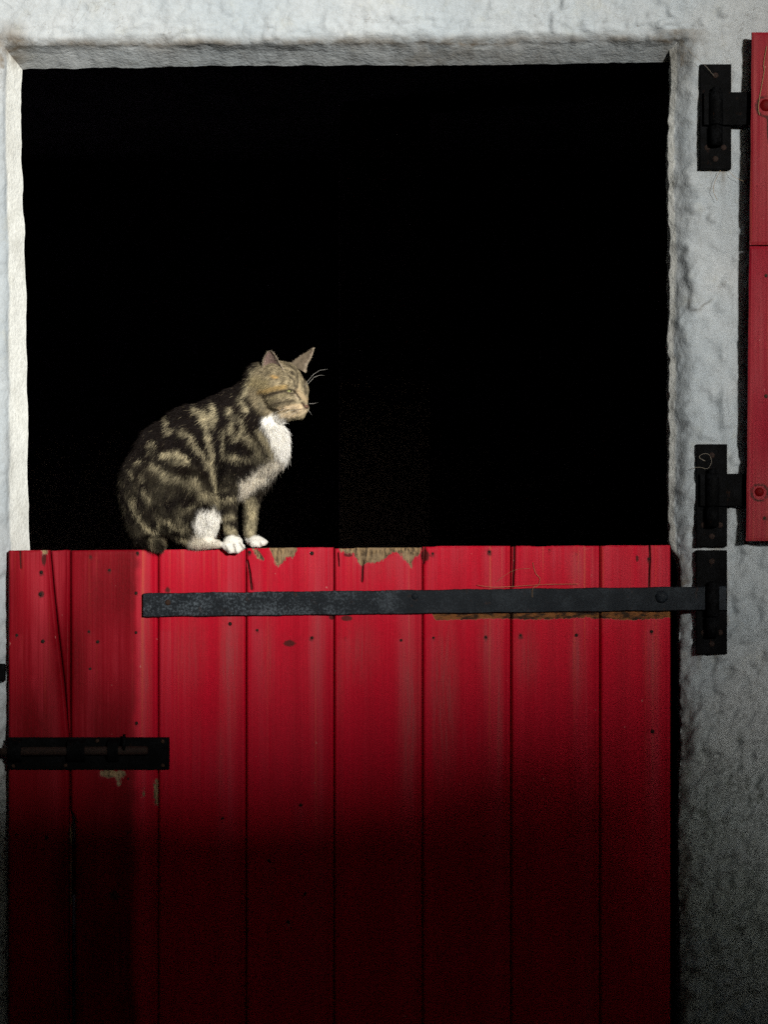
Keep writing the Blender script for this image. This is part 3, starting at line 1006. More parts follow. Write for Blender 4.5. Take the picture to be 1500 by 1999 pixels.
# ------------------------------------------------------------------ stray straws and cobweb threads
def strand(name, pts, r, label, cat, mat, group=None):
    r = r * (0.65 if name == 'cobweb_thread' else 0.85)
    P3 = [Vector(P(a, b, y)) for a, b, y in pts]
    out = []
    for i in range(len(P3) - 1):
        p0, p1, p2, p3 = P3[max(i - 1, 0)], P3[i], P3[i + 1], P3[min(i + 2, len(P3) - 1)]
        for k in range(5):
            t = k / 5
            out.append(0.5 * ((2 * p1) + (p2 - p0) * t + (2 * p0 - 5 * p1 + 4 * p2 - p3) * t * t + (3 * p1 - p0 - 3 * p2 + p3) * t ** 3))
    out.append(P3[-1])
    o = link(name, tube_mesh(name, out, r, 5), mat)
    tag(o, label, cat, group)
    return o


strand('straw', [(1041, 1098, -0.001), (1046, 1118, -0.002), (1055, 1129, -0.003), (1052, 1142, -0.006), (1041, 1148, -0.0102), (1040, 1166, -0.0102)], 0.0005,
       'thin curled straw hanging over the long black strap hinge', 'straw', M_STRAW)
strand('straw', [(932, 1142, -0.004), (960, 1146, -0.006), (1000, 1145, -0.006), (1060, 1141, -0.007), (1130, 1140, -0.006)], 0.00045,
       'long pale straw lying along the top of the black strap hinge', 'straw', M_STRAW)
strand('straw', [(970, 1136, -0.001), (985, 1124, -0.002), (1008, 1112, -0.002), (1036, 1110, -0.001)], 0.00028,
       'fine faint straw fibre stuck slantwise on the red planks', 'straw', M_STRAW)
strand('straw', [(1498, 90, -0.0345), (1492, 125, -0.0345), (1493, 140, -0.0345), (1486, 180, -0.0345), (1482, 208, -0.0345), (1484, 225, -0.0345)], 0.0008,
       'dry straw strand dangling down the open upper door past its bolt', 'straw', M_STRAW)
strand('cobweb_thread', [(1334, 86, -0.004), (1355, 108, -0.010), (1378, 128, -0.012), (1396, 149, -0.003)], 0.0005,
       'straight cobweb thread from doorway corner to the topmost hinge plate', 'cobweb', M_WEB)
strand('cobweb_thread', [(1378, 900, 0.0), (1366, 893, 0.0), (1374, 886, 0.0), (1386, 888, 0.0), (1390, 902, 0.0), (1382, 915, 0.0), (1366, 912, 0.0), (1345, 916, 0.004)], 0.0006,
       'loop of cobweb thread hanging on the hinge plate below the scarred render', 'cobweb', M_WEB)
strand('cobweb_thread', [(1408, 332, 0.0), (1398, 352, 0.001), (1394, 372, 0.001), (1402, 392, 0.003)], 0.0006,
       'brown root-like thread trailing below the topmost hinge plate, the shorter one', 'cobweb', M_STRAW)
strand('cobweb_thread', [(1424, 334, 0.0), (1436, 346, 0.001), (1456, 355, 0.001)], 0.0005,
       'brown thread trailing sideways from the topmost hinge plate towards the open door', 'cobweb', M_STRAW)

# ------------------------------------------------------------------ the cat
cat_root = empty('cat', tuple(P(400, 1070, 0.05)))
tag(cat_root, 'tabby cat with white chest and paws sitting on the red half door', 'cat')


def cat_body():
    bm = bmesh.new()

    def ell(mx, mz, y, rx, rz, ry, tilt=0.0, yaw=0.0, sub_=3):
        c = P(mx, mz, y / 1000)
        m = Matrix.Translation(c) @ Matrix.Rotation(R(yaw), 4, 'Z') @ Matrix.Rotation(R(tilt), 4, 'Y') @ Matrix.Diagonal((rx / 1000, ry / 1000, rz / 1000, 1))
        bmesh.ops.create_icosphere(bm, subdivisions=sub_, radius=1.0, matrix=m)

    def limb(pts):
        """tapered chain of spheres through (mx, mz, y, r)"""
        for a, b in zip(pts[:-1], pts[1:]):
            L = math.dist(a[:3], b[:3])
            n = max(2, int(L / (0.35 * min(a[3], b[3]))))
            for k in range(n + 1):
                t = k / n
                q = [a[i] + (b[i] - a[i]) * t for i in range(4)]
                ell(q[0], q[1], q[2], q[3], q[3], q[3], sub_=2)

    # trunk
    ell(302, 955, 62, 70, 94, 66)
    ell(305, 1012, 62, 62, 56, 62)
    ell(340, 898, 58, 82, 82, 60, 28)
    ell(385, 874, 52, 88, 86, 60, 26)
    ell(432, 858, 44, 80, 90, 56, 20)
    ell(472, 838, 36, 62, 82, 52, 10)
    ell(512, 858, 26, 46, 70, 46, -8)
    ell(525, 868, 18, 38, 52, 40)
    ell(440, 930, 45, 60, 60, 50)
    ell(400, 1000, 60, 60, 60, 45)
    # neck
    ell(492, 802, 34, 46, 56, 42, 30)
    ell(515, 790, 24, 42, 50, 42)
    ell(507, 752, 22, 34, 46, 38)
    ell(488, 778, 30, 36, 44, 40, 30)
    ell(462, 800, 38, 46, 44, 44, 25)
    # near thigh, shank and foot
    ell(362, 978, 8, 62, 84, 38, -6)
    ell(385, 1000, 0, 44, 62, 34, -8)
    limb([(405, 985, -4, 24), (412, 1025, -6, 17), (398, 1054, -4, 14)])
    limb([(372, 1058, 0, 13), (402, 1060, -8, 11.5), (424, 1062, -10, 9.5)])
    # far thigh
    ell(370, 995, 100, 50, 70, 30)
    # near foreleg
    limb([(478, 880, 0, 42), (462, 925, -6, 31), (446, 965, -6, 21), (447, 1000, -4, 16), (451, 1040, -2, 14), (453, 1054, -5, 14)])
    limb([(512, 885, 50, 38), (503, 930, 48, 29), (492, 965, 46, 19), (489, 1000, 42, 15.5), (487, 1040, 38, 13.5), (490, 1052, 34, 13)])
    # near paw, toes reaching over the edge
    ell(455, 1056, -6, 19, 12, 17)
    for (a, b, y, r) in ((441, 1066, -16, 8.5), (450, 1073, -18, 8.8), (463, 1074, -17, 8.2), (472, 1068, -12, 7.5)):
        limb([(453, 1056, -6, 9.5), (a, b, y, r)])
    # far paw
    ell(498, 1055, 28, 18, 11.5, 16)
    for (a, b, y, r) in ((494, 1061, 12, 7.8), (504, 1062, 11, 8.0), (513, 1060, 16, 7.6), (517, 1058, 25, 7.0)):
        limb([(497, 1055, 26, 9), (a, b, y, r)])
    # tail wrapped round the rump
    limb([(305, 1050, 110, 16), (284, 1052, 95, 15), (270, 1052, 60, 14), (278, 1052, 18, 13), (294, 1056, -8, 11), (306, 1062, -16, 9), (313, 1068, -19, 6)])
    # head, in its own frame: f forward, s towards the near side, u up
    HX, HZ, HY, PHI = 545, 753, 8, R(30)

    def hd(f, s, u):
        return HX + f * math.cos(PHI) - s * math.sin(PHI), HZ - u, HY - f * math.sin(PHI) - s * math.cos(PHI)

    def he(f, s, u, rf, rs, ru, tilt=0.0):
        a, b, y = hd(f, s, u)
        ell(a, b, y, rf, ru, rs, tilt, -30)

    he(-4, 0, 2, 46, 46, 47)
    he(8, 0, 4, 40, 40, 43)
    for s in (-1, 1):
        he(14, s * 27, -22, 27, 22, 24)
        he(30, s * 14, 8, 17, 15, 15)
        he(34, s * 20, -24, 16, 14, 15)
        he(48, s * 10, -44, 14, 12, 11)
    he(36, 0, -30, 26, 22, 22)
    he(36, -20, -10, 18, 17, 24)
    he(42, -12, -24, 16, 14, 18)
    he(26, 6, -46, 20, 18, 16)
    he(14, 4, -50, 26, 24, 20)
    he(46, 0, -56, 13, 11, 9)
    he(38, 0, -56, 15, 14, 10)
    a = hd(36, 0, 4)
    b = hd(57.5, 0, -35)
    limb([(a[0], a[1], a[2], 14), (b[0], b[1], b[2], 7.5)])
    b2 = hd(58.5, 0, -40)
    limb([(b[0], b[1], b[2], 7.0), (b2[0], b2[1], b2[2], 6.0)])
    me = bpy.data.meshes.new('body_raw')
    bm.to_mesh(me)
    bm.free()
    o = bpy.data.objects.new('body_raw', me)
    COL.objects.link(o)
    rm = o.modifiers.new('r', 'REMESH')
    rm.mode = 'VOXEL'
    rm.voxel_size = 0.0026
    dg = bpy.context.evaluated_depsgraph_get()
    res = bpy.data.meshes.new_from_object(o.evaluated_get(dg))
    bpy.data.objects.remove(o)
    res.name = 'body'
    nvt = len(res.vertices)
    co = np.empty(nvt * 3, np.float32)
    res.vertices.foreach_get('co', co)
    co = co.reshape(-1, 3).astype(float)
    ed = np.empty(len(res.edges) * 2, np.int32)
    res.edges.foreach_get('vertices', ed)
    ed = ed.reshape(-1, 2)
    deg = np.bincount(ed.ravel(), minlength=nvt)[:, None].astype(float)
    qx, qz = (co[:, 0] * 1000 + 750), 1060 - (co[:, 2] - CAM_Z) * 1000
    trunk = sstep(545, 500, qx) * sstep(1010, 950, qz) + sstep(400, 370, qx) * sstep(1070, 1040, qz)
    trunk = np.clip(trunk, 0, 1)[:, None]
    for it in range(60):
        acc = np.zeros_like(co)
        np.add.at(acc, ed[:, 0], co[ed[:, 1]])
        np.add.at(acc, ed[:, 1], co[ed[:, 0]])
        lap = acc / deg - co
        w = 0.6 if it < 7 else 0.6 * trunk
        co = co + w * lap
    res.vertices.foreach_set('co', co.astype(np.float32).ravel())
    res.update()
    res.polygons.foreach_set('use_smooth', [True] * len(res.polygons))
    return res, hd


body_me, hd = cat_body()


def ear_mesh(rimA, rimB, tip, back, cup, y0):
    """a cupped ear: rims run from the two base points to the tip; back is the direction the cup bulges"""
    nu, nv = 16, 15
    back = Vector(back).normalized()
    A, B = [Vector(P(*p)) for p in rimA], [Vector(P(*p)) for p in rimB]

    def along(pts, t):
        n = len(pts) - 1
        k = min(int(t * n), n - 1)
        f = t * n - k
        p0, p1, p2, p3 = pts[max(k - 1, 0)], pts[k], pts[k + 1], pts[min(k + 2, n)]
        return 0.5 * ((2 * p1) + (p2 - p0) * f + (2 * p0 - 5 * p1 + 4 * p2 - p3) * f * f + (3 * p1 - p0 - 3 * p2 + p3) * f ** 3)

    V, F, inner, rim = [], [], [], []
    for layer in (0, 1):
        for i in range(nu + 1):
            u = i / nu
            a, b = along(A, u), along(B, u)
            for j in range(nv + 1):
                v = j / nv
                p = a.lerp(b, v)
                k = 4 * v * (1 - v)
                dpt = cup * k ** 0.7 * (1 - u) ** 0.55
                th = 0.0026 * min(1, k * 3) * (1 - 0.5 * u)
                V.append(p + back * (dpt + (th if layer else 0)))
                inner.append(1.0 if layer == 0 else 0.0)
                rim.append(max(1 - k / 0.32, (u - 0.9) / 0.1, 0.0))
    n1 = (nu + 1) * (nv + 1)
    for layer in (0, 1):
        o = layer * n1
        for i in range(nu):
            for j in range(nv):
                q = (o + i * (nv + 1) + j, o + i * (nv + 1) + j + 1, o + (i + 1) * (nv + 1) + j + 1, o + (i + 1) * (nv + 1) + j)
                F.append(q if layer else q[::-1])
    for i in range(nu):
        for j in (0, nv):
            a, b = i * (nv + 1) + j, (i + 1) * (nv + 1) + j
            F.append((a, b, n1 + b, n1 + a))
    me = mesh_from('ear', V, F, True)
    fix_normals(me)
    return me, np.array(inner), np.array(rim)


EAR_NEAR = ear_mesh([(511, 735, -0.008), (512.5, 712, -0.012), (517, 695, -0.013), (526.5, 684.5, -0.014)],
                    [(556, 729, -0.030), (547, 711, -0.026), (538, 695, -0.020), (528.5, 684.8, -0.0145)], None, (-0.25, 0.95, 0.05), 0.016, 0)
EAR_FAR = ear_mesh([(566, 712, 0.012), (582, 699, 0.020), (598, 689, 0.026), (613, 679.5, 0.030)],
                   [(597, 728, 0.030), (600, 713, 0.034), (608, 697, 0.034), (613.6, 680, 0.0305)], None, (-0.45, -0.85, 0.25), 0.010, 0)

# ---- coat colouring (the cat's own markings), measured along the cat's side
def zc(a): return [(200 + u / 3.125, 660 + v / 3.125) for u, v in a]
def zh(a): return [(420 + u / 6.25, 660 + v / 6.25) for u, v in a]


LIGHT = [  # (line, half width, strength)
    (zc([(575, 435), (625, 490), (650, 560), (665, 650), (680, 760), (692, 880), (700, 960)]), 6.5, 1.0),
    (zc([(682, 405), (690, 460), (690, 540)]), 6, 0.95),
    (zc([(620, 450), (680, 500)]), 9, 0.9),
    (zc([(408, 480), (402, 540), (410, 575)]), 3.5, 0.8), (zc([(400, 575), (440, 560)]), 4, 0.8),
    (zc([(490, 560), (525, 585), (555, 610)]), 8, 0.95),
    (zc([(565, 640), (620, 700), (660, 780), (690, 850)]), 6, 0.85),
    (zc([(380, 705), (430, 690), (480, 700), (525, 745)]), 8, 1.0), (zc([(430, 740), (480, 760)]), 6, 0.5),
    (zc([(285, 648), (325, 640)]), 4, 0.7), (zc([(285, 690), (330, 688)]), 2.5, 0.5),
    (zc([(215, 755), (240, 740)]), 5, 0.75), (zc([(185, 800), (185, 835)]), 4, 0.6), (zc([(245, 860), (250, 865)]), 5, 0.8),
    (zc([(255, 930), (275, 970), (290, 985)]), 8, 0.9), (zc([(180, 965), (190, 985)]), 6, 0.8),
    (zc([(175, 1000), (210, 1070), (245, 1120), (290, 1165)]), 5.5, 0.95),
    (zc([(345, 1090), (400, 1105), (450, 1140), (490, 1160)]), 6.5, 0.9), (zc([(345, 1090), (340, 1140), (300, 1175)]), 5, 0.85),
    (zc([(320, 775), (370, 810), (430, 850)]), 7, 0.7), (zc([(380, 830), (480, 860), (560, 880)]), 12, 0.55),
    (zc([(570, 870), (600, 930), (660, 960), (700, 990)]), 9, 0.7),
    (zc([(600, 960), (690, 960)]), 10, 0.6),
    (zc([(790, 430), (800, 500), (790, 570), (820, 600)]), 7, 0.8), (zc([(830, 470), (870, 530), (850, 600)]), 6, 0.65),
    (zc([(880, 600), (930, 640), (960, 690)]), 10, 0.5), (zc([(740, 560), (745, 640), (750, 710)]), 5, 0.6),
    (zc([(785, 700), (830, 730), (875, 725)]), 8, 0.85), (zc([(840, 370), (870, 410), (885, 440)]), 6, 0.8),
    (zc([(960, 560), (1010, 640), (1040, 700)]), 9, 0.6), (zc([(920, 720), (1000, 720)]), 8, 0.4),
    (zc([(715, 985), (800, 980)]), 6, 0.8), (zc([(730, 1100), (790, 1090)]), 9, 0.75), (zc([(730, 1150), (800, 1190)]), 12, 0.75),
    (zc([(720, 915), (820, 905)]), 2.5, 0.6), (zc([(700, 870), (705, 980)]), 3, 0.8),
    (zc([(900, 990), (910, 1090), (900, 1190)]), 17, 0.85),
    (zc([(365, 1215), (390, 1260), (370, 1330)]), 8, 0.75), (zc([(290, 1215), (310, 1290)]), 6, 0.5), (zc([(450, 1210), (520, 1230)]), 8, 0.6),
    (zc([(880, 330), (900, 270), (940, 200)]), 10, 0.8), (zc([(480, 1040), (560, 1010)]), 6, 0.55), (zc([(470, 1090), (520, 1150)]), 7, 0.5),
    (zc([(200, 900), (260, 800), (330, 730)]), 3, 0.25),
]
WHITE = [
    (zc([(985, 475), (1060, 455), (1135, 505), (1150, 580), (1165, 650), (1120, 730), (1070, 705), (1030, 640), (1000, 560), (975, 510)]), 1.0, 4),
    (zc([(850, 985), (832, 870), (870, 840), (940, 790), (1050, 715), (1120, 735), (1000, 860), (900, 925)]), 0.80, 6),
    (zc([(560, 1110), (595, 1040), (690, 1025), (720, 1090), (715, 1215), (650, 1250), (575, 1200)]), 0.97, 5),
    (zc([(560, 1190), (640, 1225), (725, 1200), (735, 1290), (560, 1290), (520, 1250)]), 0.75, 7),
    (zc([(715, 1222), (820, 1205), (900, 1225), (885, 1345), (735, 1345)]), 1.0, 2.5),
    (zc([(880, 1225), (930, 1200), (1020, 1205), (1020, 1300), (880, 1300)]), 1.0, 2.5),
]


def coat(pts):
    mx = 800 + (pts[:, 0] - CAM_X) * 1000 * CAM_D / (CAM_D + pts[:, 1])
    mz = 1060 - (pts[:, 2] - CAM_Z) * 1000 * CAM_D / (CAM_D + pts[:, 1])
    n = len(mx)
    p3 = pts * 1000
    j1 = fbm(p3 * 0.06, 101, 3)
    j2 = vnoise(p3 * 0.35, 111)
    wx, wz = mx + 3.5 * j1 + 1.6 * j2, mz + 3.5 * vnoise(p3 * 0.07, 121) + 1.5 * vnoise(p3 * 0.3, 122)
    dark = np.array((0.011, 0.0078, 0.0065))
    tan = np.array((0.54, 0.475, 0.31))
    grey = np.array((0.265, 0.222, 0.142))
    white = np.array((0.95, 0.93, 0.86))
    cream = np.array((0.75, 0.62, 0.42))
    col = np.repeat(dark[None], n, 0) * (1 + 0.5 * j2[:, None])
    # ticked fur, thinner on the back
    tick = np.clip(0.3 + 1.2 * j1, 0, 1) * sstep(860, 1000, mz) * sstep(700, 330, mx) * 0.16
    col = col + (tan - col) * tick[:, None]
    light = np.zeros(n)
    j3 = fbm(p3 * 0.10, 151, 2)
    for line, hw, s in LIGHT:
        d = np.full(n, 1e9)
        for a, b in zip(line[:-1], line[1:]):
            d = np.minimum(d, seg_dist(wx, wz, a, b))
        s = s * np.clip(0.80 + 0.75 * j3, 0.25, 1.1)
        light = np.maximum(light, s * sstep(hw * 1.05, hw * 0.25, d))
    col = col + (tan - col) * light[:, None]
    # head base
    hx, hz = 545, 753
    head = np.maximum(sstep(66, 54, np.hypot((mx - 548) / 1.0, (mz - 757) / 0.98)), sstep(34, 26, np.hypot(mx - 586, mz - 796))) * sstep(0.10, 0.06, pts[:, 1])
    base = grey * (1 + 0.35 * j2[:, None])
    warm = np.array((0.36, 0.26, 0.115))
    hcol = base.copy()
    hcol = hcol * (1 + 0.5 * vnoise(p3 * 0.22, 131)[:, None])

    def stroke(line, hw, c, s=1.0, soft=0.4):
        d = np.full(n, 1e9)
        for a, b in zip(line[:-1], line[1:]):
            d = np.minimum(d, seg_dist(mx + 0.8 * j2, mz, a, b))
        m = (s * sstep(hw * 1.4, hw * soft, d))[:, None]
        hcol[:] = hcol + (np.array(c) - hcol) * m

    stroke(zh([(420, 520), (520, 520), (620, 560)]), 12, (0.33, 0.275, 0.15), 0.8)
    stroke(zh([(560, 640), (700, 620), (860, 595)]), 5.5, warm, 0.95)
    stroke(zh([(600, 690), (720, 672), (800, 655), (870, 640)]), 3.0, (0.030, 0.022, 0.015), 0.9)
    stroke(zh([(560, 650), (600, 690)]), 3.0, (0.03, 0.022, 0.016), 0.9)
    stroke(zh([(690, 740), (800, 700), (880, 690)]), 3.4, (0.26, 0.22, 0.13), 0.8)
    stroke(zh([(700, 800), (850, 775), (960, 760)]), 2.8, (0.05, 0.038, 0.026), 0.8)
    stroke(zh([(620, 760), (700, 850), (800, 870)]), 2.6, (0.05, 0.038, 0.026), 0.7)
    stroke(zh([(800, 860), (900, 840), (1050, 830)]), 5.0, (0.55, 0.43, 0.27), 0.95)
    stroke(zh([(830, 940), (950, 930), (1080, 880)]), 7.0, (0.60, 0.49, 0.33), 0.9)
    stroke(zh([(1020, 640), (1070, 720), (1120, 760)]), 5.0, (0.40, 0.31, 0.19), 0.9)
    stroke(zh([(980, 690), (1010, 740)]), 2.0, (0.45, 0.37, 0.26), 0.8)
    stroke(zh([(975, 640), (1000, 690), (1040, 745)]), 2.0, (0.03, 0.02, 0.015), 0.9)
    stroke(zh([(1060, 790), (1090, 830), (1130, 850)]), 2.4, (0.035, 0.02, 0.016), 0.95)
    stroke(zh([(900, 628), (940, 630), (985, 655)]), 2.2, (0.03, 0.022, 0.015), 0.9)
    stroke(zh([(880, 668), (930, 676), (975, 672)]), 1.8, (0.04, 0.03, 0.02), 0.85)
    stroke(zh([(935, 420), (950, 440)]), 3.5, (0.02, 0.016, 0.012), 0.85)
    for ln in ([(880, 430), (960, 520), (990, 620)], [(1000, 420), (1010, 520), (1005, 600)], [(1060, 400), (1090, 500), (1100, 600), (1110, 680)], [(820, 250), (900, 330), (1000, 400)]):
        stroke(zh(ln), 2.2, (0.045, 0.036, 0.026), 0.7)
    stroke(zh([(760, 870), (840, 862), (900, 880)]), 1.6, (0.05, 0.035, 0.022), 0.8)
    stroke(zh([(1080, 800), (1110, 850), (1040, 872), (960, 880)]), 1.3, (0.10, 0.06, 0.04), 0.7)
    stroke(zh([(1030, 560), (1040, 640)]), 3.0, (0.36, 0.29, 0.18), 0.8)
    stroke(zh([(1120, 440), (1160, 540), (1170, 600)]), 4.0, (0.36, 0.28, 0.16), 0.7)
    stroke(zh([(700, 460), (765, 475)]), 2.6, (0.50, 0.33, 0.13), 0.9)
    stroke(zh([(480, 300), (420, 420), (360, 520)]), 6.0, (0.07, 0.06, 0.045), 0.6)
    stroke(zh([(560, 770), (600, 830)]), 5.0, (0.25, 0.22, 0.15), 0.7)
    col = col + (hcol - col) * head[:, None]
    for poly, s, soft in WHITE:
        sd = poly_sd(wx, wz, poly)
        m = s * sstep(soft, -soft, sd)
        c = white if s > 0.85 else cream * 0.4 + white * 0.6
        col = col + (c - col) * m[:, None]
    # toe gaps darkened in the coat colour, standing in for shade
    for a, b in (((456, 1063), (462, 1083)), ((468, 1060), (476, 1072)), ((446, 1078), (440, 1066)), ((508, 1060), (512, 1070))):
        m = 0.75 * sstep(2.6, 0.8, seg_dist(mx, mz, a, b)) * (pts[:, 1] < 0.03)
        col = col + (np.array((0.12, 0.09, 0.07)) - col) * m[:, None]
    return np.clip(col, 0.003, 0.95), mx, mz, head


def color_attr(me, name, cols):
    a = me.color_attributes.new(name, 'FLOAT_COLOR', 'POINT')
    a.data.foreach_set('color', np.concatenate([cols, np.ones((len(cols), 1))], 1).astype(np.float32).ravel())


def mesh_arrays(me):
    v = np.empty(len(me.vertices) * 3, np.float32)
    me.vertices.foreach_get('co', v)
    v = v.reshape(-1, 3).astype(float)
    nrm = np.empty(len(me.vertices) * 3, np.float32)
    me.vertices.foreach_get('normal', nrm)
    me.calc_loop_triangles()
    t = np.empty(len(me.loop_triangles) * 3, np.int32)
    me.loop_triangles.foreach_get('vertices', t)
    return v, nrm.reshape(-1, 3).astype(float), t.reshape(-1, 3)


def mat_skin():
    m = Nodes('cat_undercoat')
    m.p(Base_Color=m.attr('coat', 'Color'), Roughness=0.9, Specular_IOR_Level=0.1)
    return m.m


def mat_fur():
    m = Nodes('cat_fur')
    c = m.attr('coat', 'Color')
    t = m.t
    d = t.nodes.new('ShaderNodeBsdfDiffuse')
    tr = t.nodes.new('ShaderNodeBsdfTranslucent')
    gl = t.nodes.new('ShaderNodeBsdfGlossy')
    gl.inputs['Roughness'].default_value = 0.45
    m.set(gl.inputs['Color'], (0.9, 0.92, 1.0))
    m.set(d.inputs['Color'], c)
    m.set(tr.inputs['Color'], c)
    mx = t.nodes.new('ShaderNodeMixShader')
    mx.inputs[0].default_value = 0.22
    t.links.new(d.outputs[0], mx.inputs[1])
    t.links.new(tr.outputs[0], mx.inputs[2])
    m2 = t.nodes.new('ShaderNodeMixShader')
    m2.inputs[0].default_value = 0.004
    t.links.new(mx.outputs[0], m2.inputs[1])
    t.links.new(gl.outputs[0], m2.inputs[2])
    t.links.new(m2.outputs[0], m.out.inputs['Surface'])
    return m.m


M_SKIN, M_FUR = mat_skin(), mat_fur()
bv, bn, bt = mesh_arrays(body_me)
bcol, _, _, _ = coat(bv)
color_attr(body_me, 'coat', bcol * 0.9)
cat_body_o = link('body', body_me, M_SKIN, cat_root)
ear_data = []
for me, inner, rim in (EAR_NEAR, EAR_FAR):
    v, nn, tt = mesh_arrays(me)
    far = me is EAR_FAR[0]
    c_in = np.array((0.135, 0.092, 0.08)) if not far else np.array((0.16, 0.115, 0.095))
    c_out = np.array((0.11, 0.088, 0.062))
    cc = np.where(inner[:, None] > 0.5, c_in, c_out)
    cc = cc + (np.array((0.46, 0.40, 0.29)) - cc) * (0.75 * np.clip(rim, 0, 1) * (inner > 0.5 if not far else 1.0))[:, None]
    cc = cc * (1 + 0.35 * vnoise(v * 260, 7)[:, None])
    color_attr(me, 'coat', np.clip(cc, 0, 1))
    link('ear', me, M_SKIN, cat_root)
    ear_data.append((v, nn, tt, cc, inner, far))

# flow of the fur: (mx, mz) -> direction on the side view, and hair length in mm
FLOW = [((545, 705), (-0.9, 0.2), 7), ((590, 730), (-0.5, -0.8), 5), ((603, 780), (-0.7, -0.3), 2.5), ((600, 800), (-0.9, 0.3), 3), ((580, 812), (-0.6, 0.7), 6),
        ((545, 775), (-0.9, 0.35), 8), ((525, 790), (-0.7, 0.75), 11), ((500, 735), (-0.7, 0.7), 12), ((480, 780), (-0.7, 0.7), 13), ((545, 840), (0.25, 1.0), 19),
        ((555, 880), (-0.1, 1.0), 20), ((515, 920), (-0.1, 1.0), 18), ((490, 940), (0.1, 1.0), 15), ((470, 850), (-0.45, 0.9), 14), ((430, 800), (-0.85, 0.55), 14),
        ((380, 790), (-0.9, 0.45), 14), ((320, 815), (-0.8, 0.6), 15), ((262, 880), (-0.45, 0.9), 16), ((235, 960), (-0.15, 1.0), 16), ((260, 1050), (0.1, 1.0), 15),
        ((340, 900), (-0.6, 0.8), 14), ((400, 900), (-0.45, 0.9), 14), ((380, 960), (-0.3, 0.95), 15), ((350, 1010), (-0.3, 0.95), 15), ((400, 1010), (-0.2, 1.0), 15),
        ((420, 970), (0.15, 1.0), 15), ((410, 1050), (0.1, 1.0), 8), ((425, 1062), (0.8, 0.4), 4), ((447, 960), (0.0, 1.0), 10), ((450, 1010), (0.05, 1.0), 7),
        ((455, 1050), (0.2, 0.9), 4), ((460, 1075), (0.2, 0.9), 2.5), ((490, 1000), (0.1, 1.0), 9), ((490, 1045), (0.2, 0.9), 5), ((512, 1060), (0.8, 0.5), 3),
        ((300, 1050), (0.3, 0.95), 15), ((318, 1078), (0.3, 1.0), 14)]


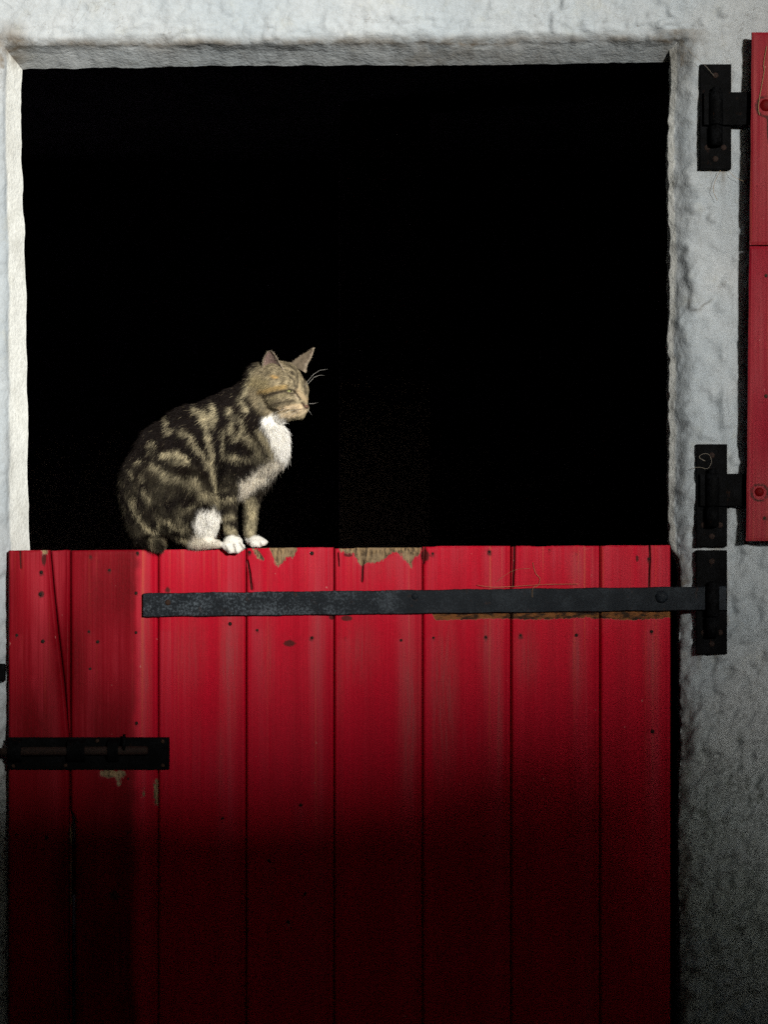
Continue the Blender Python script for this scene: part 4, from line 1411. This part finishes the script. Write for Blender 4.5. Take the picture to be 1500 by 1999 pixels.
def grow(v, nn, tt, n, mode, cols=None, inner=None, rs=1):
    g = np.random.default_rng(rs)
    a, b, c = v[tt[:, 0]], v[tt[:, 1]], v[tt[:, 2]]
    area = np.linalg.norm(np.cross(b - a, c - a), axis=1)
    pick = g.choice(len(tt), n, p=area / area.sum())
    r1, r2 = np.sqrt(g.random(n)), g.random(n)
    w = np.stack([1 - r1, r1 * (1 - r2), r1 * r2], 1)
    T = tt[pick]
    root = (v[T] * w[..., None]).sum(1)
    nor = (nn[T] * w[..., None]).sum(1)
    nor /= np.linalg.norm(nor, axis=1, keepdims=True) + 1e-9
    if mode == 'body':
        jit = g.normal(0, 1, (n, 3)) * np.array((0.0024, 0.0, 0.0030))
        fz_ = 1.0 - 0.75 * (np.hypot((root[:, 0] * 1000 + 750) - 565, 1060 - (root[:, 2] - CAM_Z) * 1000 - 775) < 62)
        col, _, _, head = coat(root + jit * fz_[:, None])
        mx = 800 + (root[:, 0] - CAM_X) * 1000 * CAM_D / (CAM_D + root[:, 1])
        mz = 1060 - (root[:, 2] - CAM_Z) * 1000 * CAM_D / (CAM_D + root[:, 1])
        lum = col.mean(1)
        tabby = (lum > 0.05) & (lum < 0.45)
        dk = (g.random(n) < 0.15) & tabby
        col = np.where(dk[:, None], col * 0.3, col)
        lt = (g.random(n) < 0.008) & (lum < 0.05)
        col = np.where(lt[:, None], np.array((0.24, 0.20, 0.13)), col)
        wsum = np.zeros(n)
        fx = np.zeros(n)
        fz = np.zeros(n)
        ln = np.zeros(n)
        for (q, d, L) in FLOW:
            ww = 1.0 / (((mx - q[0]) ** 2 + (mz - q[1]) ** 2) + 60.0) ** 1.5
            fx += ww * d[0]
            fz += ww * d[1]
            ln += ww * L
            wsum += ww
        ln = ln / wsum
        flow = np.stack([fx / wsum, np.zeros(n), -fz / wsum], 1)
        # keep the muzzle, nose and eye clear
        keep = np.ones(n, bool)
        keep &= ~((np.hypot(mx - 568, (mz - 765) * 1.5) < 5.5) & (root[:, 1] < 0))
        keep &= ~((np.hypot(mx - 603, mz - 795) < 5))
        lift = 0.42
    else:
        mx = np.zeros(n)
        keep = np.ones(n, bool)
        col = (cols[T] * w[..., None]).sum(1)
        ins = (inner[T] * w).sum(1)
        flow = np.stack([np.full(n, 0.15), np.zeros(n), np.ones(n)], 1)
        ln = np.where(ins > 0.5, 5.0, 3.2)
        lift = 0.45
        col = np.where((g.random(n) < 0.25)[:, None] & (ins[:, None] > 0.5), np.array((0.50, 0.42, 0.34)), col)
    clump = np.stack([vnoise(root * 160 + 5, 201), vnoise(root * 160 + 35, 202), vnoise(root * 160 + 65, 203)], 1)
    fine = g.normal(0, 1, (n, 3))
    d = flow - nor * (flow * nor).sum(1, keepdims=True)
    d /= np.linalg.norm(d, axis=1, keepdims=True) + 1e-6
    d = d + nor * (lift + 0.10 * g.normal(0, 1, (n, 1))) + 0.16 * clump + 0.15 * fine
    d /= np.linalg.norm(d, axis=1, keepdims=True)
    ln = ln / 1000 * (0.55 + 0.5 * g.random(n)) * (1 + 0.25 * clump[:, 0])
    ln = np.where(g.random(n) < 0.04, ln * 1.5, ln)
    k = 5
    t = np.linspace(0, 1, k)
    bend = (-0.30 * nor + 0.0 * d + np.array((0, 0, -0.12)))
    pts = root[:, None] - nor[:, None] * 0.0006 + d[:, None] * (ln[:, None] * t)[..., None] + bend[:, None] * (ln[:, None] * t ** 2 * 0.55)[..., None]
    # ticking: each hair its own tone, paler or darker towards the tip
    tone = np.exp(g.normal(0, 0.27, (n, 1)))
    col = np.clip(col * tone, 0.002, 0.96)
    return pts[keep], col[keep], ln[keep]


sets = [grow(bv, bn, bt, 230000, 'body', rs=3)]
for i, (v, nn, tt, cc, inner, far) in enumerate(ear_data):
    sets.append(grow(v, nn, tt, 2600, 'ear', cc, inner, rs=20 + i))
pts = np.concatenate([s[0] for s in sets])
cols = np.concatenate([s[1] for s in sets])
lens = np.concatenate([s[2] for s in sets])
N, K = pts.shape[:2]
# keep hairs out of the door: nothing below the door top behind its front
cur = bpy.data.hair_curves.new('fur')
cur.add_curves([K] * N)
cur.attributes['position'].data.foreach_set('vector', pts.astype(np.float32).ravel()) if 'position' in cur.attributes else None
rad = cur.attributes.get('radius') or cur.attributes.new('radius', 'FLOAT', 'POINT')
taper = np.array([1.0, 1.0, 0.85, 0.55, 0.12])
rr = np.where(lens > 0.009, 0.00022, 0.00019)[:, None] * taper[None]
rad.data.foreach_set('value', rr.astype(np.float32).ravel())
ca = cur.attributes.new('coat', 'FLOAT_COLOR', 'CURVE')
ca.data.foreach_set('color', np.concatenate([cols, np.ones((N, 1))], 1).astype(np.float32).ravel())
cur.materials.append(M_FUR)
fur_o = bpy.data.objects.new('fur', cur)
COL.objects.link(fur_o)
fur_o.parent = cat_root
fur_o.matrix_parent_inverse = world_of(cat_root).inverted()
fur_o['kind'] = 'stuff'


def mat_eye():
    m = Nodes('cat_eye')
    m.p(Base_Color=m.attr('coat', 'Color'), Roughness=0.12, Specular_IOR_Level=0.6)
    return m.m


M_EYE = mat_eye()


def blob(name, c, rx, ry, rz, mat, parent, colf=None, yaw=0, tilt=0):
    bm = bmesh.new()
    m = Matrix.Translation(c) @ Matrix.Rotation(R(yaw), 4, 'Z') @ Matrix.Rotation(R(tilt), 4, 'Y') @ Matrix.Diagonal((rx / 1000, ry / 1000, rz / 1000, 1))
    bmesh.ops.create_icosphere(bm, subdivisions=4, radius=1, matrix=m)
    me = bpy.data.meshes.new(name)
    bm.to_mesh(me)
    bm.free()
    me.polygons.foreach_set('use_smooth', [True] * len(me.polygons))
    if colf:
        v, _, _ = mesh_arrays(me)
        color_attr(me, 'coat', colf(v))
    return link(name, me, mat, parent)


def place(f, s, u):
    a, b, y = hd(f, s, u)
    return Vector(P(a, b, y / 1000))


def surf_push(c, direction):
    """the body surface point seen from outside along a direction"""
    d = bv - np.array(c)
    dn = np.array(direction)
    along = d @ dn
    perp = np.linalg.norm(d - along[:, None] * dn, axis=1)
    k = np.where(perp < 0.004)[0]
    return along[k].max() if len(k) else 0.0


for s in (1, -1):
    base = np.array(place(30, s * 19.5, -12))
    dirv = np.array((math.cos(R(30 + s * 38)), -math.sin(R(30 + s * 38)), 0.05))
    q = base + dirv * (surf_push(base, dirv) - 0.0040)

    def eye_col(v, q=q, dirv=dirv):
        rel = v - q
        side = np.array((-dirv[1], dirv[0], 0))
        h = rel @ side * 1000
        cc = np.repeat(np.array([[0.24, 0.25, 0.085]]), len(v), 0)
        pup = sstep(2.4, 1.0, abs(h - 2.6))
        return cc * (1 - pup[:, None]) + np.array((0.01, 0.01, 0.008)) * pup[:, None]
    blob('eye', q, 4.4, 6.0, 2.5, M_EYE, cat_root, eye_col, yaw=-(30 + s * 38), tilt=0)
M_NOSE = mat_plain('nose_leather', (0.10, 0.055, 0.04), (0.20, 0.115, 0.08), (400, 400, 400), 0.5)
blob('nose', place(61.0, 0, -40), 4.6, 6.0, 3.8, M_NOSE, cat_root, yaw=-30, tilt=25)
M_WHISK = mat_plain('whisker', (0.75, 0.72, 0.66), (0.85, 0.83, 0.78), (9, 9, 9), 0.5)
W = [[(581, 796, -0.042), (560, 797, -0.052), (540, 804, -0.056), (526, 812, -0.056)], [(580, 799, -0.042), (562, 803, -0.052), (546, 812, -0.056)],
     [(583, 793, -0.042), (563, 793, -0.054), (548, 797, -0.060)], [(584, 801, -0.040), (570, 809, -0.050), (562, 818, -0.054)],
     [(594, 752, -0.008), (612, 731, -0.006), (624, 723, -0.004), (640, 720.5, -0.002)], [(595, 756, -0.006), (614, 736, -0.004), (624, 732.5, -0.002), (633, 733, 0.0)],
     [(604, 788, -0.02), (612, 788, -0.012), (621, 786, -0.004)], [(601, 800, -0.02), (606, 806, -0.012), (610, 811, -0.006)]]
for w in W:
    link('whisker', tube_mesh('whisker', [P(*p) for p in w], [0.00014, 0.00013, 0.0001, 0.00004][:len(w)] if len(w) == 4 else [0.00014, 0.00012, 0.00004], 5), M_WHISK, cat_root)

# ------------------------------------------------------------------ unseen objects added to shade the stable and cut the sky light
YW = -9.0
SH = 1.085                       # height on the stable where the shade of the added wall is centred
rise = (-YW) / math.cos(SUN_AZ) * math.tan(SUN_EL)
x_step = X(1280) - YW * math.tan(SUN_AZ)
yard = empty('shade_wall', (6, YW, 0))  # unseen wall, added and stepped to shape the shade on the door
tag(yard, 'high dark stone wall added out of view, stepped to shade the lower door', 'wall', kind='thing')
for (xa, xb, hh) in ((-14.0, x_step, SH + rise), (x_step, x_step + 14.4, SH - 0.50 + rise)):
    bx('wall_body', xa, xb, YW - 0.55, YW - 0.05, 0, hh - 0.12, M_STONE, yard)
    n = int((xb - xa) / 0.9)
    w = (xb - xa) / n
    for k in range(n):
        bx('coping_stone', xa + k * w + 0.008, xa + (k + 1) * w - 0.008, YW - 0.62, YW + 0.02, hh - 0.118, hh - 0.01 + 0.01 * ((k * 7) % 3), M_STONE, yard, 0.02)


def tree(loc, h, crown_c, crown_r, n_leaf, size, label, seed):
    g = np.random.default_rng(seed)
    e = empty('tree', loc)
    tag(e, label, 'tree')
    L = np.array(loc)
    tp = [L + np.array((0.12 * math.sin(t * 3), 0.1 * math.cos(t * 2.3), t * h * 0.92)) for t in np.linspace(0, 1, 9)]
    link('trunk', tube_mesh('trunk', tp, list(np.linspace(h * 0.022, 0.02, 9)), 10), M_BARK, e)
    # limbs reaching into the crown
    for k in range(12):
        t = 0.3 + 0.6 * k / 12
        a = g.uniform(0, 2 * math.pi)
        s0 = L + np.array((0, 0, t * h))
        e1 = s0 + np.array((math.cos(a) * crown_r[0] * 0.7, math.sin(a) * crown_r[1] * 0.7, h * 0.12))
        link('limb', tube_mesh('limb', [s0, (s0 + e1) / 2 + np.array((0, 0, -0.1)), e1], [h * 0.006, h * 0.004, 0.01], 6), M_BARK, e)
    u = g.normal(0, 1, (n_leaf, 3))
    u /= np.linalg.norm(u, axis=1, keepdims=True)
    rad = g.random(n_leaf) ** (1 / 2.4)
    c = L + np.array(crown_c) + u * rad[:, None] * np.array(crown_r) * (1 + 0.18 * vnoise(u * 2.5 + seed, 4))[:, None]
    a = g.normal(0, 1, (n_leaf, 3))
    a /= np.linalg.norm(a, axis=1, keepdims=True)
    b = np.cross(a, g.normal(0, 1, (n_leaf, 3)))
    b /= np.linalg.norm(b, axis=1, keepdims=True)
    s = size * g.uniform(0.7, 1.3, (n_leaf, 1))
    V = np.stack([c - a * s, c + b * s * 0.5, c + a * s, c - b * s * 0.5], 1).reshape(-1, 3)
    F = np.arange(n_leaf * 4).reshape(-1, 4)
    link('crown', mesh_from('crown', V, F), M_LEAF, e)
    return e


def along_sun(mx, mz, dist):
    p = Vector((X(mx), 0, Z(mz))) + TO_SUN * dist
    return p


q = along_sun(2480, 500, 11.5)  # unseen tree set on the sun line to dim the right side
tree((q.x, q.y, 0), q.z + 1.6, (0, 0, q.z), (1.15, 1.15, 2.2), 3600, 0.08, 'slim sparse tree added out of view to half-shade the right side', 5)
q = along_sun(1040, 1570, 10.6)  # unseen tree set on the sun line to darken the lower door
tree((q.x, q.y, 0), q.z + 0.1, (0, 0, q.z), (0.56, 0.50, 0.46), 2800, 0.05, 'small round-headed tree added out of view to darken the lower right door', 6)

for k, (tx, ty, th, cr, lab) in enumerate(((-10.5, -14.0, 15.0, 4.2, 'broad dark oak added out of view to block sky light, beside the left shed'),
                                         (-3.0, -15.5, 17.0, 4.4, 'tallest oak added out of view to block sky light, straight across from the stable'),
                                         (14.5, -13.5, 14.0, 3.6, 'broad oak added out of view to block sky light at the low end of the wall'),
                                         (9.0, -18.5, 18.0, 4.6, 'high-crowned oak with a bare trunk, added out of view to block sky above the sun path'),
                                         (-3.6, -4.2, 12.0, 4.2, 'spreading oak added out of view to block the high sky over the yard'))):
    low = (0.58, 0.46) if k < 3 else ((0.72, 0.27) if k == 3 else (0.76, 0.22))
    off = (3.2, -0.6) if k == 4 else (0, 0)
    tree((tx, ty, 0), th, (off[0], off[1], th * low[0]), (cr * (1.25 if k == 4 else 1), cr * (0.75 if k == 4 else 1), th * low[1]), 5200, 0.42, lab, 30 + k)  # unseen oaks, added to cut the sky light on the stable

# unseen dark sheds added on both sides to block sky light
def wing(x0, x1, y0, y1, h, face, label):
    e = empty('blocker_shed', ((x0 + x1) / 2, (y0 + y1) / 2, 0))
    tag(e, label, 'shed')
    bx('wall', x0, x1, y0, y1, 0, h, M_TAR, e)
    xm = (x0 + x1) / 2
    rv = []
    for yy in (y0 - 0.3, y1 + 0.3):
        rv += [(x0 - 0.4, yy, h + 0.01), (xm, yy, h + 2.6), (x1 + 0.4, yy, h + 0.01)]
    link('roof', fix_normals(mesh_from('roof', rv, [(0, 1, 4, 3), (1, 2, 5, 4), (0, 3, 5, 2), (0, 2, 1), (3, 4, 5)])), M_SLATE, e)
    n = int((y1 - y0) / 6)
    for k in range(n):
        yc = y0 + (k + 0.5) * (y1 - y0) / n
        xa, xb = (face - 0.03, face + 0.03)
        bx('shed_door', xa, xb, yc - 1.3, yc + 1.3, 0.02, 3.0, M_POST, e)
    return e


wing(-14.0, -5.2, -8.6, -0.6, 7.0, -5.2, 'dark tarred board shed added out of view on the left to block sky light')
wing(7.0, 15.0, -8.2, -0.6, 8.0, 7.0, 'dark tarred board shed added out of view on the right to block sky light')
